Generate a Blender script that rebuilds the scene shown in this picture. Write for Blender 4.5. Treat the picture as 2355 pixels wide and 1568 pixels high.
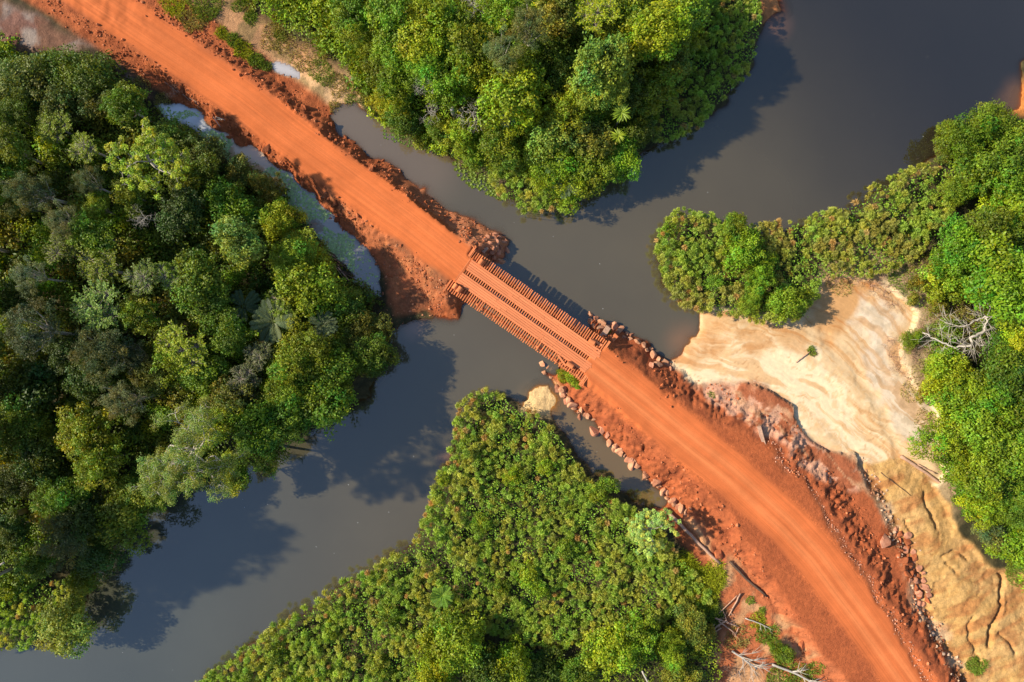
import bpy, math
import numpy as np
from mathutils import Vector, Matrix

# ------------------------------------------------------------------ camera, light, exposure
S = bpy.context.scene
for o in list(bpy.data.objects):
    bpy.data.objects.remove(o)
HC = 98.0
cd = bpy.data.cameras.new('camera'); cam = bpy.data.objects.new('camera', cd)
S.collection.objects.link(cam); S.camera = cam
cd.lens = 24.0; cd.sensor_width = 36.0; cd.clip_start = 1.0; cd.clip_end = 3000.0
cam.location = (0, 0, HC); cam.rotation_euler = (0, 0, 0)

SUN_EL = math.radians(33.0)
SUN_DIR = Vector((-math.cos(SUN_EL) * 0.988, math.cos(SUN_EL) * 0.155, math.sin(SUN_EL))).normalized()   # towards the sun
world = bpy.data.worlds.new('World'); S.world = world; world.use_nodes = True
wn = world.node_tree; wn.nodes.clear()
sky = wn.nodes.new('ShaderNodeTexSky'); sky.sky_type = 'NISHITA'; sky.sun_disc = False
sky.sun_elevation = SUN_EL; sky.sun_rotation = math.atan2(SUN_DIR.x, SUN_DIR.y)
sky.air_density = 1.0; sky.dust_density = 0.3; sky.ozone_density = 1.0; sky.air_density = 1.0
bg = wn.nodes.new('ShaderNodeBackground'); bg.inputs[1].default_value = 0.12
wo = wn.nodes.new('ShaderNodeOutputWorld')
wn.links.new(sky.outputs[0], bg.inputs[0]); wn.links.new(bg.outputs[0], wo.inputs[0])
sd = bpy.data.lights.new('sun', 'SUN'); sun = bpy.data.objects.new('sun', sd); S.collection.objects.link(sun)
sd.energy = 5.0; sd.angle = math.radians(1.0); sd.color = (1.0, 0.90, 0.70)
sun.rotation_euler = SUN_DIR.to_track_quat('Z', 'Y').to_euler()
S.render.engine = 'CYCLES'
S.view_settings.view_transform = 'Standard'; S.view_settings.look = 'None'
S.view_settings.exposure = 0.68; S.view_settings.gamma = 1.0

# ------------------------------------------------------------------ helpers
COL = S.collection
rng = np.random.default_rng(11)
PI = math.pi

def W(px, py, h=0.0):
    """point of the place seen at (px, py) of the 2354 px wide photograph, at height h"""
    f = (HC - h) / HC / 16.0
    return np.array([(px - 1177.0) * f, -(py - 784.0) * f])

def Wp(pts, h=0.0):
    return np.array([W(p[0], p[1], (p[2] if len(p) > 2 else h)) for p in pts])

def Vpix(x, y, h=0.0):
    f = (HC - h) / HC / 16.0
    return x / f + 1177.0, 784.0 - y / f

TAB = np.random.default_rng(5).random((8, 256, 256)).astype(np.float32)
def vnoise(x, y, k=0):
    t = TAB[k % 8]; x = x + 17.3 * k + 1000; y = y + 9.1 * k + 1000
    xi = np.floor(x).astype(int); yi = np.floor(y).astype(int)
    fx = x - xi; fy = y - yi
    fx = fx * fx * (3 - 2 * fx); fy = fy * fy * (3 - 2 * fy)
    a = t[xi & 255, yi & 255]; b = t[(xi + 1) & 255, yi & 255]
    c = t[xi & 255, (yi + 1) & 255]; d = t[(xi + 1) & 255, (yi + 1) & 255]
    return (a * (1 - fx) + b * fx) * (1 - fy) + (c * (1 - fx) + d * fx) * fy
def fbm(x, y, k=0, o=4):
    s = 0; a = 0.5; n = 0
    for i in range(o):
        s = s + a * vnoise(x * 2 ** i, y * 2 ** i, k + i); n += a; a *= 0.5
    return s / n
def ridged(x, y, k=0, o=3):
    s = 0; a = 0.5; n = 0
    for i in range(o):
        s = s + a * (1 - np.abs(2 * vnoise(x * 2 ** i, y * 2 ** i, k + i) - 1)); n += a; a *= 0.5
    return s / n
def sstep(a, b, x):
    t = np.clip((x - a) / (b - a), 0, 1); return t * t * (3 - 2 * t)

def poly_sdf(X, Y, P):
    """positive inside"""
    d2 = np.full(X.shape, 1e12); ins = np.zeros(X.shape, bool); n = len(P)
    for i in range(n):
        ax, ay = P[i]; bx, by = P[(i + 1) % n]
        ex, ey = bx - ax, by - ay
        wx, wy = X - ax, Y - ay
        t = np.clip((wx * ex + wy * ey) / (ex * ex + ey * ey + 1e-12), 0, 1)
        d2 = np.minimum(d2, (wx - ex * t) ** 2 + (wy - ey * t) ** 2)
        if ay != by:
            c = ((ay > Y) != (by > Y)) & (X < (bx - ax) * (Y - ay) / (by - ay) + ax)
            ins ^= c
    d = np.sqrt(d2)
    return np.where(ins, d, -d)

def line_coords(X, Y, P, extra=None):
    """distance, signed lateral (left +), arc length, interpolated extra"""
    best = np.full(X.shape, 1e12); t_ = np.zeros(X.shape); s_ = np.zeros(X.shape); e_ = np.zeros(X.shape)
    acc = 0
    for i in range(len(P) - 1):
        ax, ay = P[i]; bx, by = P[i + 1]; ex, ey = bx - ax, by - ay; L = math.hypot(ex, ey)
        wx, wy = X - ax, Y - ay
        t = np.clip((wx * ex + wy * ey) / (L * L), 0, 1)
        d2 = (wx - ex * t) ** 2 + (wy - ey * t) ** 2
        m = d2 < best
        best = np.where(m, d2, best)
        sg = np.sign(ex * wy - ey * wx)
        t_ = np.where(m, sg * np.sqrt(d2), t_); s_ = np.where(m, acc + t * L, s_)
        if extra is not None:
            e_ = np.where(m, extra[i] * (1 - t) + extra[i + 1] * t, e_)
        acc += L
    return np.sqrt(best), t_, s_, e_

def mk_mesh(name, V, F, col=None, vecs=None, smooth=False, mats=()):
    """V (n,3); F list of (m,k) int arrays; col (n,3) point colour; vecs {name:(n,3)}"""
    V = np.asarray(V, np.float32)
    if isinstance(F, np.ndarray): F = [F]
    me = bpy.data.meshes.new(name)
    me.vertices.add(len(V)); me.vertices.foreach_set('co', V.ravel())
    nl = sum(f.size for f in F); npl = sum(len(f) for f in F)
    me.loops.add(nl); me.polygons.add(npl)
    me.loops.foreach_set('vertex_index', np.concatenate([f.ravel() for f in F]).astype(np.int32))
    st = []; tot = []; c = 0
    for f in F:
        st.append(c + np.arange(len(f)) * f.shape[1]); tot.append(np.full(len(f), f.shape[1])); c += f.size
    me.polygons.foreach_set('loop_start', np.concatenate(st).astype(np.int32))
    me.polygons.foreach_set('loop_total', np.concatenate(tot).astype(np.int32))
    me.polygons.foreach_set('use_smooth', np.full(npl, smooth))
    if col is not None:
        a = me.attributes.new('Col', 'FLOAT_COLOR', 'POINT')
        c4 = np.ones((len(V), 4), np.float32); c4[:, :3] = col
        a.data.foreach_set('color', c4.ravel())
    for k, v in (vecs or {}).items():
        a = me.attributes.new(k, 'FLOAT_VECTOR', 'POINT'); a.data.foreach_set('vector', np.asarray(v, np.float32).ravel())
    me.update(calc_edges=True); me.validate()
    for m in mats: me.materials.append(m)
    return me

def link(name, data, parent=None, loc=None, rot=None, scale=None):
    o = bpy.data.objects.new(name, data); COL.objects.link(o)
    if parent is not None: o.parent = parent
    if loc is not None: o.location = loc
    if rot is not None: o.rotation_euler = rot
    if scale is not None: o.scale = scale if hasattr(scale, '__len__') else (scale,) * 3
    return o

USED = set()
def tag(o, label=None, cat=None, group=None, kind=None):
    if label: o['label'] = label
    if cat: o['category'] = cat
    if group: o['group'] = group
    if kind: o['kind'] = kind
    return o

def thing(name, x, y, z=0.0, rz=0.0, label=None, cat=None, group=None):
    o = link(name, None, loc=(x, y, z), rot=(0, 0, rz)); o.empty_display_size = 0.3
    return tag(o, label, cat, group)

# ------------------------------------------------------------------ materials
def newmat(name):
    m = bpy.data.materials.new(name); m.use_nodes = True; nt = m.node_tree
    b = nt.nodes['Principled BSDF']
    return m, nt, b
def N(nt, t, **kw):
    n = nt.nodes.new(t)
    for k, v in kw.items(): setattr(n, k, v)
    return n
def noise_node(nt, vec, scale, detail=3, rough=0.55):
    n = N(nt, 'ShaderNodeTexNoise'); n.inputs['Scale'].default_value = scale
    n.inputs['Detail'].default_value = detail; n.inputs['Roughness'].default_value = rough
    if vec is not None: nt.links.new(vec, n.inputs['Vector'])
    return n.outputs['Fac']
def maprange(nt, v, a, b, c, d):
    n = N(nt, 'ShaderNodeMapRange'); nt.links.new(v, n.inputs[0])
    for i, x in enumerate((a, b, c, d)): n.inputs[i + 1].default_value = x
    return n.outputs[0]
def mixc(nt, fac, a, b, mode='MIX'):
    n = N(nt, 'ShaderNodeMix', data_type='RGBA', blend_type=mode)
    if isinstance(fac, (int, float)): n.inputs[0].default_value = fac
    else: nt.links.new(fac, n.inputs[0])
    for i, x in ((6, a), (7, b)):
        if isinstance(x, tuple): n.inputs[i].default_value = (*x, 1)
        else: nt.links.new(x, n.inputs[i])
    return n.outputs[2]
def scalec(nt, col, v):
    n = N(nt, 'ShaderNodeVectorMath', operation='SCALE'); nt.links.new(col, n.inputs[0]); nt.links.new(v, n.inputs['Scale'])
    return n.outputs[0]
def attr(nt, name, out='Color'):
    n = N(nt, 'ShaderNodeAttribute'); n.attribute_name = name; return n.outputs[out]
def bump(nt, h, strength, dist):
    n = N(nt, 'ShaderNodeBump'); n.inputs['Strength'].default_value = strength; n.inputs['Distance'].default_value = dist
    nt.links.new(h, n.inputs['Height']); return n.outputs[0]

def terrain_mat():
    m, nt, b = newmat('earth')
    g = N(nt, 'ShaderNodeNewGeometry').outputs['Position']
    c = attr(nt, 'Col')
    n1 = noise_node(nt, g, 1.6, 5, 0.65); n2 = noise_node(nt, g, 7.0, 3, 0.6)
    c = scalec(nt, c, maprange(nt, n1, 0.25, 0.75, 0.74, 1.26))
    c = scalec(nt, c, maprange(nt, n2, 0.25, 0.75, 0.82, 1.18))
    nt.links.new(c, b.inputs['Base Color']); b.inputs['Roughness'].default_value = 0.95
    b.inputs['Specular IOR Level'].default_value = 0.15
    nt.links.new(bump(nt, noise_node(nt, g, 2.6, 8, 0.75), 0.75, 0.30), b.inputs['Normal'])
    return m
def road_mat():
    m, nt, b = newmat('packed_laterite')
    g = N(nt, 'ShaderNodeNewGeometry').outputs['Position']
    st = attr(nt, 'st', 'Vector')
    mp = N(nt, 'ShaderNodeMapping'); mp.inputs['Scale'].default_value = (0.035, 2.6, 1); nt.links.new(st, mp.inputs[0])
    s1 = noise_node(nt, mp.outputs[0], 1.0, 4, 0.6)
    mp2 = N(nt, 'ShaderNodeMapping'); mp2.inputs['Scale'].default_value = (0.12, 8, 1); nt.links.new(st, mp2.inputs[0])
    s2 = noise_node(nt, mp2.outputs[0], 1.0, 2, 0.5)
    c = attr(nt, 'Col')
    c = scalec(nt, c, maprange(nt, s1, 0.3, 0.7, 0.86, 1.12))
    c = scalec(nt, c, maprange(nt, s2, 0.3, 0.7, 0.93, 1.06))
    c = scalec(nt, c, maprange(nt, noise_node(nt, g, 0.22, 6, 0.65), 0.35, 0.65, 0.84, 1.06))
    c = scalec(nt, c, maprange(nt, noise_node(nt, g, 6.0, 3, 0.7), 0.3, 0.75, 1.05, 0.92))
    nt.links.new(c, b.inputs['Base Color']); b.inputs['Roughness'].default_value = 0.9
    b.inputs['Specular IOR Level'].default_value = 0.15
    nt.links.new(bump(nt, s2, 0.35, 0.06), b.inputs['Normal'])
    return m
def sand_mat():
    m, nt, b = newmat('washed_sand')
    g = N(nt, 'ShaderNodeNewGeometry').outputs['Position']
    st = attr(nt, 'st', 'Vector')
    mp = N(nt, 'ShaderNodeMapping'); mp.inputs['Scale'].default_value = (0.05, 0.30, 1); nt.links.new(st, mp.inputs[0])
    n = N(nt, 'ShaderNodeTexNoise'); n.inputs['Scale'].default_value = 1.0; n.inputs['Detail'].default_value = 6; n.inputs['Roughness'].default_value = 0.6
    n.inputs['Distortion'].default_value = 1.6; nt.links.new(mp.outputs[0], n.inputs['Vector'])
    f = n.outputs['Fac']
    c = attr(nt, 'Col')
    tan = mixc(nt, 1.0, c, (0.80, 0.60, 0.42), 'MULTIPLY')
    c = mixc(nt, maprange(nt, f, 0.50, 0.58, 0.0, 0.75), c, tan)
    c = mixc(nt, maprange(nt, f, 0.30, 0.42, 0.5, 0.0), c, mixc(nt, 1.0, c, (1.15, 1.12, 1.05), 'MULTIPLY'))
    mp3 = N(nt, 'ShaderNodeMapping'); mp3.inputs['Scale'].default_value = (0.35, 2.2, 1); nt.links.new(st, mp3.inputs[0])
    c = scalec(nt, c, maprange(nt, noise_node(nt, mp3.outputs[0], 1.0, 5, 0.65), 0.3, 0.7, 0.9, 1.08))
    c = scalec(nt, c, maprange(nt, noise_node(nt, g, 2.5, 5, 0.7), 0.3, 0.7, 0.93, 1.06))
    nt.links.new(c, b.inputs['Base Color']); b.inputs['Roughness'].default_value = 0.85
    b.inputs['Specular IOR Level'].default_value = 0.2
    nt.links.new(bump(nt, noise_node(nt, g, 2.2, 6, 0.7), 0.3, 0.12), b.inputs['Normal'])
    return m
def water_mat():
    m, nt, b = newmat('murky_water')
    g = N(nt, 'ShaderNodeNewGeometry').outputs['Position']
    c = attr(nt, 'Col')
    c = scalec(nt, c, maprange(nt, noise_node(nt, g, 0.06, 4, 0.5), 0.3, 0.7, 0.9, 1.1))
    nt.links.new(c, b.inputs['Base Color']); b.inputs['Roughness'].default_value = 0.04
    b.inputs['IOR'].default_value = 2.1
    nt.links.new(bump(nt, noise_node(nt, g, 1.3, 2, 0.5), 0.03, 0.1), b.inputs['Normal'])
    tr = N(nt, 'ShaderNodeBsdfTransparent'); tr.inputs[0].default_value = (0.80, 0.62, 0.42, 1)
    mx = N(nt, 'ShaderNodeMixShader')
    sp = N(nt, 'ShaderNodeSeparateXYZ'); nt.links.new(attr(nt, 'depth', 'Vector'), sp.inputs[0])
    nt.links.new(sp.outputs[0], mx.inputs[0]); nt.links.new(tr.outputs[0], mx.inputs[1]); nt.links.new(b.outputs[0], mx.inputs[2])
    nt.links.new(mx.outputs[0], nt.nodes['Material Output'].inputs[0])
    return m
def leaf_mat(name, transl=0.25, tint=(1.35, 1.15, 0.45)):
    m, nt, b = newmat(name)
    oi = N(nt, 'ShaderNodeObjectInfo')
    c = mixc(nt, 1.0, oi.outputs['Color'], attr(nt, 'Col'), 'MULTIPLY')
    nt.links.new(c, b.inputs['Base Color']); b.inputs['Roughness'].default_value = 0.5
    b.inputs['Specular IOR Level'].default_value = 0.3
    t = N(nt, 'ShaderNodeBsdfTranslucent'); nt.links.new(mixc(nt, 1.0, c, tint, 'MULTIPLY'), t.inputs[0])
    mx = N(nt, 'ShaderNodeMixShader'); mx.inputs[0].default_value = transl
    nt.links.new(b.outputs[0], mx.inputs[1]); nt.links.new(t.outputs[0], mx.inputs[2])
    nt.links.new(mx.outputs[0], nt.nodes['Material Output'].inputs[0])
    return m
def plain_mat(name, base, var=0.25, scale=2.0, rough=0.85, stretch=None, bmp=0.4, bd=0.03, coord='Object', rnd=0.0):
    m, nt, b = newmat(name)
    if coord == 'Object': v = N(nt, 'ShaderNodeTexCoord').outputs['Object']
    else: v = N(nt, 'ShaderNodeNewGeometry').outputs['Position']
    if stretch:
        mp = N(nt, 'ShaderNodeMapping'); mp.inputs['Scale'].default_value = stretch; nt.links.new(v, mp.inputs[0]); v = mp.outputs[0]
    f = noise_node(nt, v, scale, 5, 0.65)
    rgb = N(nt, 'ShaderNodeRGB'); rgb.outputs[0].default_value = (*base, 1)
    c = scalec(nt, rgb.outputs[0], maprange(nt, f, 0.25, 0.75, 1 - var, 1 + var))
    if rnd:
        oi = N(nt, 'ShaderNodeObjectInfo')
        c = scalec(nt, c, maprange(nt, oi.outputs['Random'], 0, 1, 1 - rnd, 1 + rnd))
    nt.links.new(c, b.inputs['Base Color']); b.inputs['Roughness'].default_value = rough
    b.inputs['Specular IOR Level'].default_value = 0.2
    nt.links.new(bump(nt, f, bmp, bd), b.inputs['Normal'])
    return m
def rock_mat(name, base, top):
    m, nt, b = newmat(name)
    v = N(nt, 'ShaderNodeTexCoord').outputs['Object']; oi = N(nt, 'ShaderNodeObjectInfo')
    f = noise_node(nt, v, 1.3, 5, 0.65)
    c = mixc(nt, maprange(nt, f, 0.35, 0.65, 0, 1), base, top)
    c = scalec(nt, c, maprange(nt, oi.outputs['Random'], 0, 1, 0.7, 1.25))
    nt.links.new(c, b.inputs['Base Color']); b.inputs['Roughness'].default_value = 0.9
    b.inputs['Specular IOR Level'].default_value = 0.15
    nt.links.new(bump(nt, noise_node(nt, v, 4, 5, 0.7), 0.7, 0.08), b.inputs['Normal'])
    return m
def attr_mat(name, rough=0.9):
    m, nt, b = newmat(name)
    g = N(nt, 'ShaderNodeNewGeometry').outputs['Position']
    c = scalec(nt, attr(nt, 'Col'), maprange(nt, noise_node(nt, g, 5.0, 3, 0.6), 0.25, 0.75, 0.8, 1.2))
    nt.links.new(c, b.inputs['Base Color']); b.inputs['Roughness'].default_value = rough
    b.inputs['Specular IOR Level'].default_value = 0.15
    return m

M_EARTH = terrain_mat(); M_ROAD = road_mat(); M_SAND = sand_mat(); M_WATER = water_mat()
M_LEAF = leaf_mat('leaf', 0.28); M_PAP = leaf_mat('papyrus', 0.42, (1.2, 1.15, 0.5))
M_BARK = plain_mat('bark', (0.30, 0.25, 0.20), 0.4, 3, stretch=(3, 3, 0.5))
M_PALE = plain_mat('pale_bark', (0.42, 0.37, 0.32), 0.3, 3, stretch=(3, 3, 0.5))
M_DEADW = plain_mat('weathered_wood', (0.42, 0.25, 0.17), 0.35, 4, stretch=(1, 1, 1))
M_DARKW = plain_mat('dark_wood', (0.10, 0.06, 0.04), 0.5, 4)
M_PLANK = plain_mat('dusty_plank', (0.63, 0.20, 0.082), 0.14, 1.5, stretch=(0.6, 8, 4), bmp=0.3, bd=0.02, rnd=0.10)
M_SLEEP = plain_mat('dusty_timber', (0.60, 0.185, 0.07), 0.2, 2.0, stretch=(8, 1, 4), rnd=0.16)
M_BEAM = plain_mat('shaded_beam', (0.16, 0.055, 0.028), 0.3, 2.0, rnd=0.1)  # inner girders, coloured dark to paint shade into the deck gaps
M_ROCK = rock_mat('laterite_rock', (0.33, 0.125, 0.07), (0.50, 0.23, 0.14))
M_PALEROCK = rock_mat('pale_rock', (0.42, 0.175, 0.095), (0.58, 0.31, 0.18))
M_REDROCK = rock_mat('red_rock', (0.26, 0.072, 0.030), (0.42, 0.13, 0.052))
M_CLOD = attr_mat('clods')
# ------------------------------------------------------------------ the lie of the land (photo outlines turned into ground)
def smooth_axis(lo, hi, step, far):
    a = list(np.arange(lo, hi + step / 2, step)); s = step; l = []; x = lo
    while x > -far: s *= 1.35; x -= s; l.append(x)
    r = []; s = step; x = a[-1]
    while x < far: s *= 1.35; x += s; r.append(x)
    return np.array(l[::-1] + a + r)
AX = smooth_axis(-80, 80, 0.23, 900); AY = smooth_axis(-55, 55, 0.23, 900)
X, Y = np.meshgrid(AX, AY, indexing='ij')
wx = (fbm(X * 0.35, Y * 0.35, 1, 4) - 0.5); wy = (fbm(X * 0.35, Y * 0.35, 3, 4) - 0.5)
XW, YW = X + wx * 2.2, Y + wy * 2.2                       # gently ragged outlines
XW2, YW2 = X + wx * 5.0, Y + wy * 5.0

RIVER = [(1760, -6000), (1758, 0), (1785, 5), (1800, 25), (1760, 45), (1740, 110), (1700, 190), (1640, 255), (1560, 305), (1490, 340), (1420, 385), (1340, 430),
         (1290, 465), (1210, 470), (1150, 440), (1060, 385), (1000, 335), (920, 300), (860, 270), (812, 234), (770, 242), (752, 262), (775, 300), (830, 345),
         (900, 385), (960, 425), (1030, 480), (1075, 500), (1135, 525), (1165, 560), (1155, 600), (1120, 625), (1090, 670), (1065, 700), (1052, 722), (985, 730), (935, 742), (905, 750), (885, 740),
         (900, 800), (880, 860), (850, 905), (790, 930), (700, 985), (640, 1030), (560, 1070), (470, 1110), (380, 1120), (300, 1200), (235, 1290),
         (190, 1400), (120, 1470), (0, 1480), (-300, 1520), (-9000, 3000), (-3000, 9000), (300, 2200), (420, 1600), (560, 1490), (700, 1410), (810, 1335), (880, 1300), (960, 1250),
         (1015, 1150), (1025, 1080), (1050, 1030), (1058, 960), (1090, 925), (1140, 915), (1190, 935), (1205, 945), (1225, 905), (1262, 890), (1280, 915), (1262, 955), (1305, 1010),
         (1360, 1080), (1415, 1135), (1490, 1170), (1530, 1170), (1545, 1150), (1520, 1124), (1488, 1100), (1453, 1058), (1414, 1025), (1379, 990), (1340, 955), (1308, 917), (1291, 893), (1262, 862),
         (1250, 845), (1290, 810), (1330, 755), (1350, 735), (1400, 742), (1450, 772), (1500, 812), (1545, 836), (1575, 800), (1604, 765), (1606, 722), (1575, 695), (1530, 640),
         (1515, 600), (1525, 545), (1570, 500), (1610, 500), (1700, 540), (1780, 535), (1850, 520), (1930, 500), (2060, 415), (2150, 360), (2175, 300),
         (2260, 275), (2350, 240), (2356, 150), (2420, 90), (9000, -3000), (6000, -9000)]
DITCH = [(350, 240), (400, 230), (440, 252), (528, 314), (581, 338), (651, 387), (695, 425), (739, 468), (790, 518), (828, 549), (850, 575), (872, 610), (872, 650), (880, 690),
         (850, 690), (800, 620), (745, 570), (700, 500), (640, 450), (600, 430), (540, 385), (480, 330), (420, 290)]
POND = [(622, 148), (640, 138), (665, 150), (688, 168), (690, 180), (660, 176), (630, 165)]
d_riv = poly_sdf(XW, YW, Wp(RIVER)); d_dit = poly_sdf(XW, YW, Wp(DITCH)); d_pond = poly_sdf(X + wx, Y + wy, Wp(POND))

ROAD_A = [(-600, -560, 1.4), (-140, -260, 1.4), (60, -110, 1.4), (215, -5, 1.4), (340, 78, 1.4), (420, 132, 1.4), (555, 225, 1.5), (660, 308, 1.6), (810, 418, 1.9), (930, 507, 2.5), (1000, 562, 3.15), (1068, 618, 3.42)]
ROAD_B = [(1345, 822, 3.3), (1420, 880, 3.3), (1500, 945, 3.3), (1590, 1018, 3.3), (1680, 1090, 3.3), (1737, 1141, 3.3), (1810, 1208, 3.3), (1878, 1282, 3.3), (1983, 1421, 3.3), (2089, 1568, 3.3), (2250, 1800, 3.3), (2700, 2500, 3.3)]
ra = Wp(ROAD_A); rb = Wp(ROAD_B)
dA, tA, sA, hA = line_coords(X, Y, ra, [p[2] for p in ROAD_A])
dB, tB, sB, hB = line_coords(X, Y, rb, [p[2] for p in ROAD_B])

# shoulder of the south-east embankment and landing beside the north-west end
SHO = [(1400, 802), (1470, 856), (1548, 915), (1642, 975), (1740, 1010), (1800, 1060), (1895, 1174), (1983, 1315), (2054, 1421), (2124, 1526), (2300, 1780), (2200, 1850), (2000, 1640), (1940, 1568),
       (1865, 1460), (1795, 1365), (1735, 1270), (1670, 1180), (1600, 1105), (1520, 1030), (1450, 970), (1385, 905), (1340, 855), (1350, 815)]
d_sho = poly_sdf(XW, YW, Wp(SHO, 3.0))
LAND = [(720, 440), (800, 520), (860, 590), (880, 650), (905, 730), (985, 715), (1060, 700), (1050, 640), (1040, 600), (950, 520), (850, 440)]
d_land = poly_sdf(XW, YW, Wp(LAND, 1.0))
HEAD = [(1030, 500), (1090, 512), (1140, 528), (1158, 552), (1150, 582), (1120, 598), (1085, 585), (1050, 560)]
d_head = poly_sdf(XW, YW, Wp(HEAD, 1.6))
SAND = [(1540, 838), (1575, 800), (1604, 760), (1605, 720), (1640, 715), (1740, 735), (1830, 720), (1880, 660), (1950, 640), (2030, 660), (2090, 720), (2060, 800), (2080, 880), (2140, 950), (2150, 1020), (2160, 1080), (2110, 1120),
        (2050, 1150), (2000, 1090), (1950, 1040), (1880, 1030), (1830, 990), (1808, 930), (1760, 900), (1700, 880), (1640, 890), (1590, 880)]
d_sand = poly_sdf(XW, YW, Wp(SAND))
YEL = [(1985, 1060), (2100, 1060), (2165, 1130), (2185, 1180), (2210, 1230), (2260, 1290), (2340, 1320), (2800, 1600), (2700, 2100), (2350, 1800), (2215, 1568), (2155, 1470), (2125, 1400), (2124, 1333), (2089, 1280), (2061, 1213), (2050, 1157), (2010, 1122)]
d_yel = poly_sdf(XW, YW, Wp(YEL, 2.0))
PINK = [(1590, 885), (1660, 872), (1740, 880), (1800, 920), (1815, 975), (1860, 1016), (1950, 1045), (1990, 1080), (2000, 1130), (1930, 1130), (1850, 1090), (1760, 1010), (1680, 960), (1620, 920)]
d_pink = poly_sdf(XW, YW, Wp(PINK))
DIRT = [(1560, 1190), (1620, 1290), (1680, 1400), (1640, 1470), (1640, 1700), (2050, 1800), (2000, 1640), (1900, 1500), (1780, 1370), (1690, 1270), (1600, 1170)]
d_dirt = poly_sdf(XW, YW, Wp(DIRT, 1.0))
TOPD = [(340, 0), (440, -30), (560, -10), (610, 50), (700, 100), (770, 150), (820, 205), (815, 240), (740, 250), (650, 200), (520, 120), (420, 40)]
d_topd = poly_sdf(XW, YW, Wp(TOPD, 0.6))
TL = [(-800, -200), (0, -20), (150, 60), (260, 120), (340, 200), (380, 250), (300, 210), (250, 130), (130, 130), (0, 130), (-800, 300)]
d_tl = poly_sdf(XW, YW, Wp(TL, 0.6))
SPIT = [(1755, -60), (1790, -30), (1800, 25), (1765, 45), (1755, 10)]
d_spit = poly_sdf(X, Y, Wp(SPIT))
RSPIT = [(2380, 170), (2349, 215), (2340, 250), (2400, 262)]
d_rspit = poly_sdf(X, Y, Wp(RSPIT))
ISLET = [(1212, 940), (1222, 908), (1245, 890), (1270, 893), (1288, 915), (1280, 945)]
d_isl = poly_sdf(X + wx * 0.6, Y + wy * 0.6, Wp(ISLET))

d_wat = np.maximum(np.maximum(d_riv, d_dit), d_pond)
n_mid = fbm(X * 0.8, Y * 0.8, 2, 4) - 0.5
n_fine = fbm(X * 2.4, Y * 2.4, 4, 2) - 0.5
rdg = ridged(X * 0.9, Y * 0.9, 5, 3)
clod = ridged(X * 1.7, Y * 1.7, 1, 2)
L = np.clip(-d_wat, 0, None)
H = np.where(d_wat > 0, -np.clip(d_wat * 0.42, 0, 1.9), 0.05 + np.minimum(L * 0.16, 0.75))
H = H + np.where(d_wat > 0, 0, n_mid * np.minimum(L * 0.5, 0.35))
H = np.where(d_dit > 0, -np.clip(d_dit * 0.5, 0, 0.7), H)
H = np.where(d_pond > 0, -0.12, H)
# forest floor rises gently
H = H + sstep(3, 14, L) * 0.8 * (d_sand < 0)
# sand fan
flow = Wp([(2100, 1150), (2010, 1080), (1930, 1010), (1850, 930), (1770, 880), (1680, 850), (1590, 836), (1540, 822)])
dF, tF, sF, _ = line_coords(X, Y, flow)
fan = sstep(-1.0, 2.0, d_sand)
H = np.where(d_sand > -1, H * (1 - fan) + fan * (0.10 + np.clip(L, 0, 6) * 0.05 + np.clip(70 - sF, 0, 70) * 0.012 + (fbm(sF * 0.06, tF * 0.4, 2, 4) - 0.5) * 0.45), H)
# yellow bank, dropping off sharply on its forest side
yel = sstep(-0.15, 0.5, d_yel) * 1.0
gull = ridged(XW2 * 0.10 + 3, YW2 * 0.07, 6, 4)
hy = 1.1 + np.clip(d_yel, 0, 7) * 0.16 + n_mid * 0.22 + (ridged(X * 0.5 + Y * 0.2, Y * 0.22 - X * 0.1, 3, 4) - 0.6) * 0.12 - 0.16 * sstep(0.012, 0.0, np.abs(fbm(X * 0.11 + wx * .3, Y * 0.11 + wy * .3, 3, 4) - 0.5)) - 0.1 * sstep(0.014, 0.0, np.abs(fbm(X * 0.2, Y * 0.13, 1, 4) - 0.47)) + n_fine * 0.12 + 0.22 * (fbm((X * 0.9 + Y * 0.44) * 0.15, (X * 0.44 - Y * 0.9) * 0.6, 2, 4) - 0.5)
H = H * (1 - yel) + yel * hy
# red shoulder and slopes, with clods
flute = ridged((sB + wx * 3) * 0.55, tB * 0.12, 2, 3)
rough_b = sstep(0.2, 2.0, -d_sho)
top_b = 3.15 + 0.28 * (1 - sstep(0.5, 8, sB)) * sstep(4.5, 3, np.abs(tB))
slope_b = top_b - 0.72 * np.clip(-d_sho, 0, None) * np.where(tB > 0, 0.92 - 0.39 * sstep(10, 20, sB), 1.15)
slope_b = slope_b + rough_b * ((flute - 0.6) * 0.75 + (clod - 0.6) * 0.65 + n_fine * 0.5) * (1 - sstep(3.2, 5.0, -d_sho))
slope_b = np.where(d_sho > 0, top_b + 0.1 * n_mid * (np.abs(tB) > 2.8), slope_b)
# end slope towards the bridge
H = np.maximum(H, slope_b)
rim = sstep(2.6, 3.6, dA) * (1 - sstep(4.0, 5.2, dA))
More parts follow.
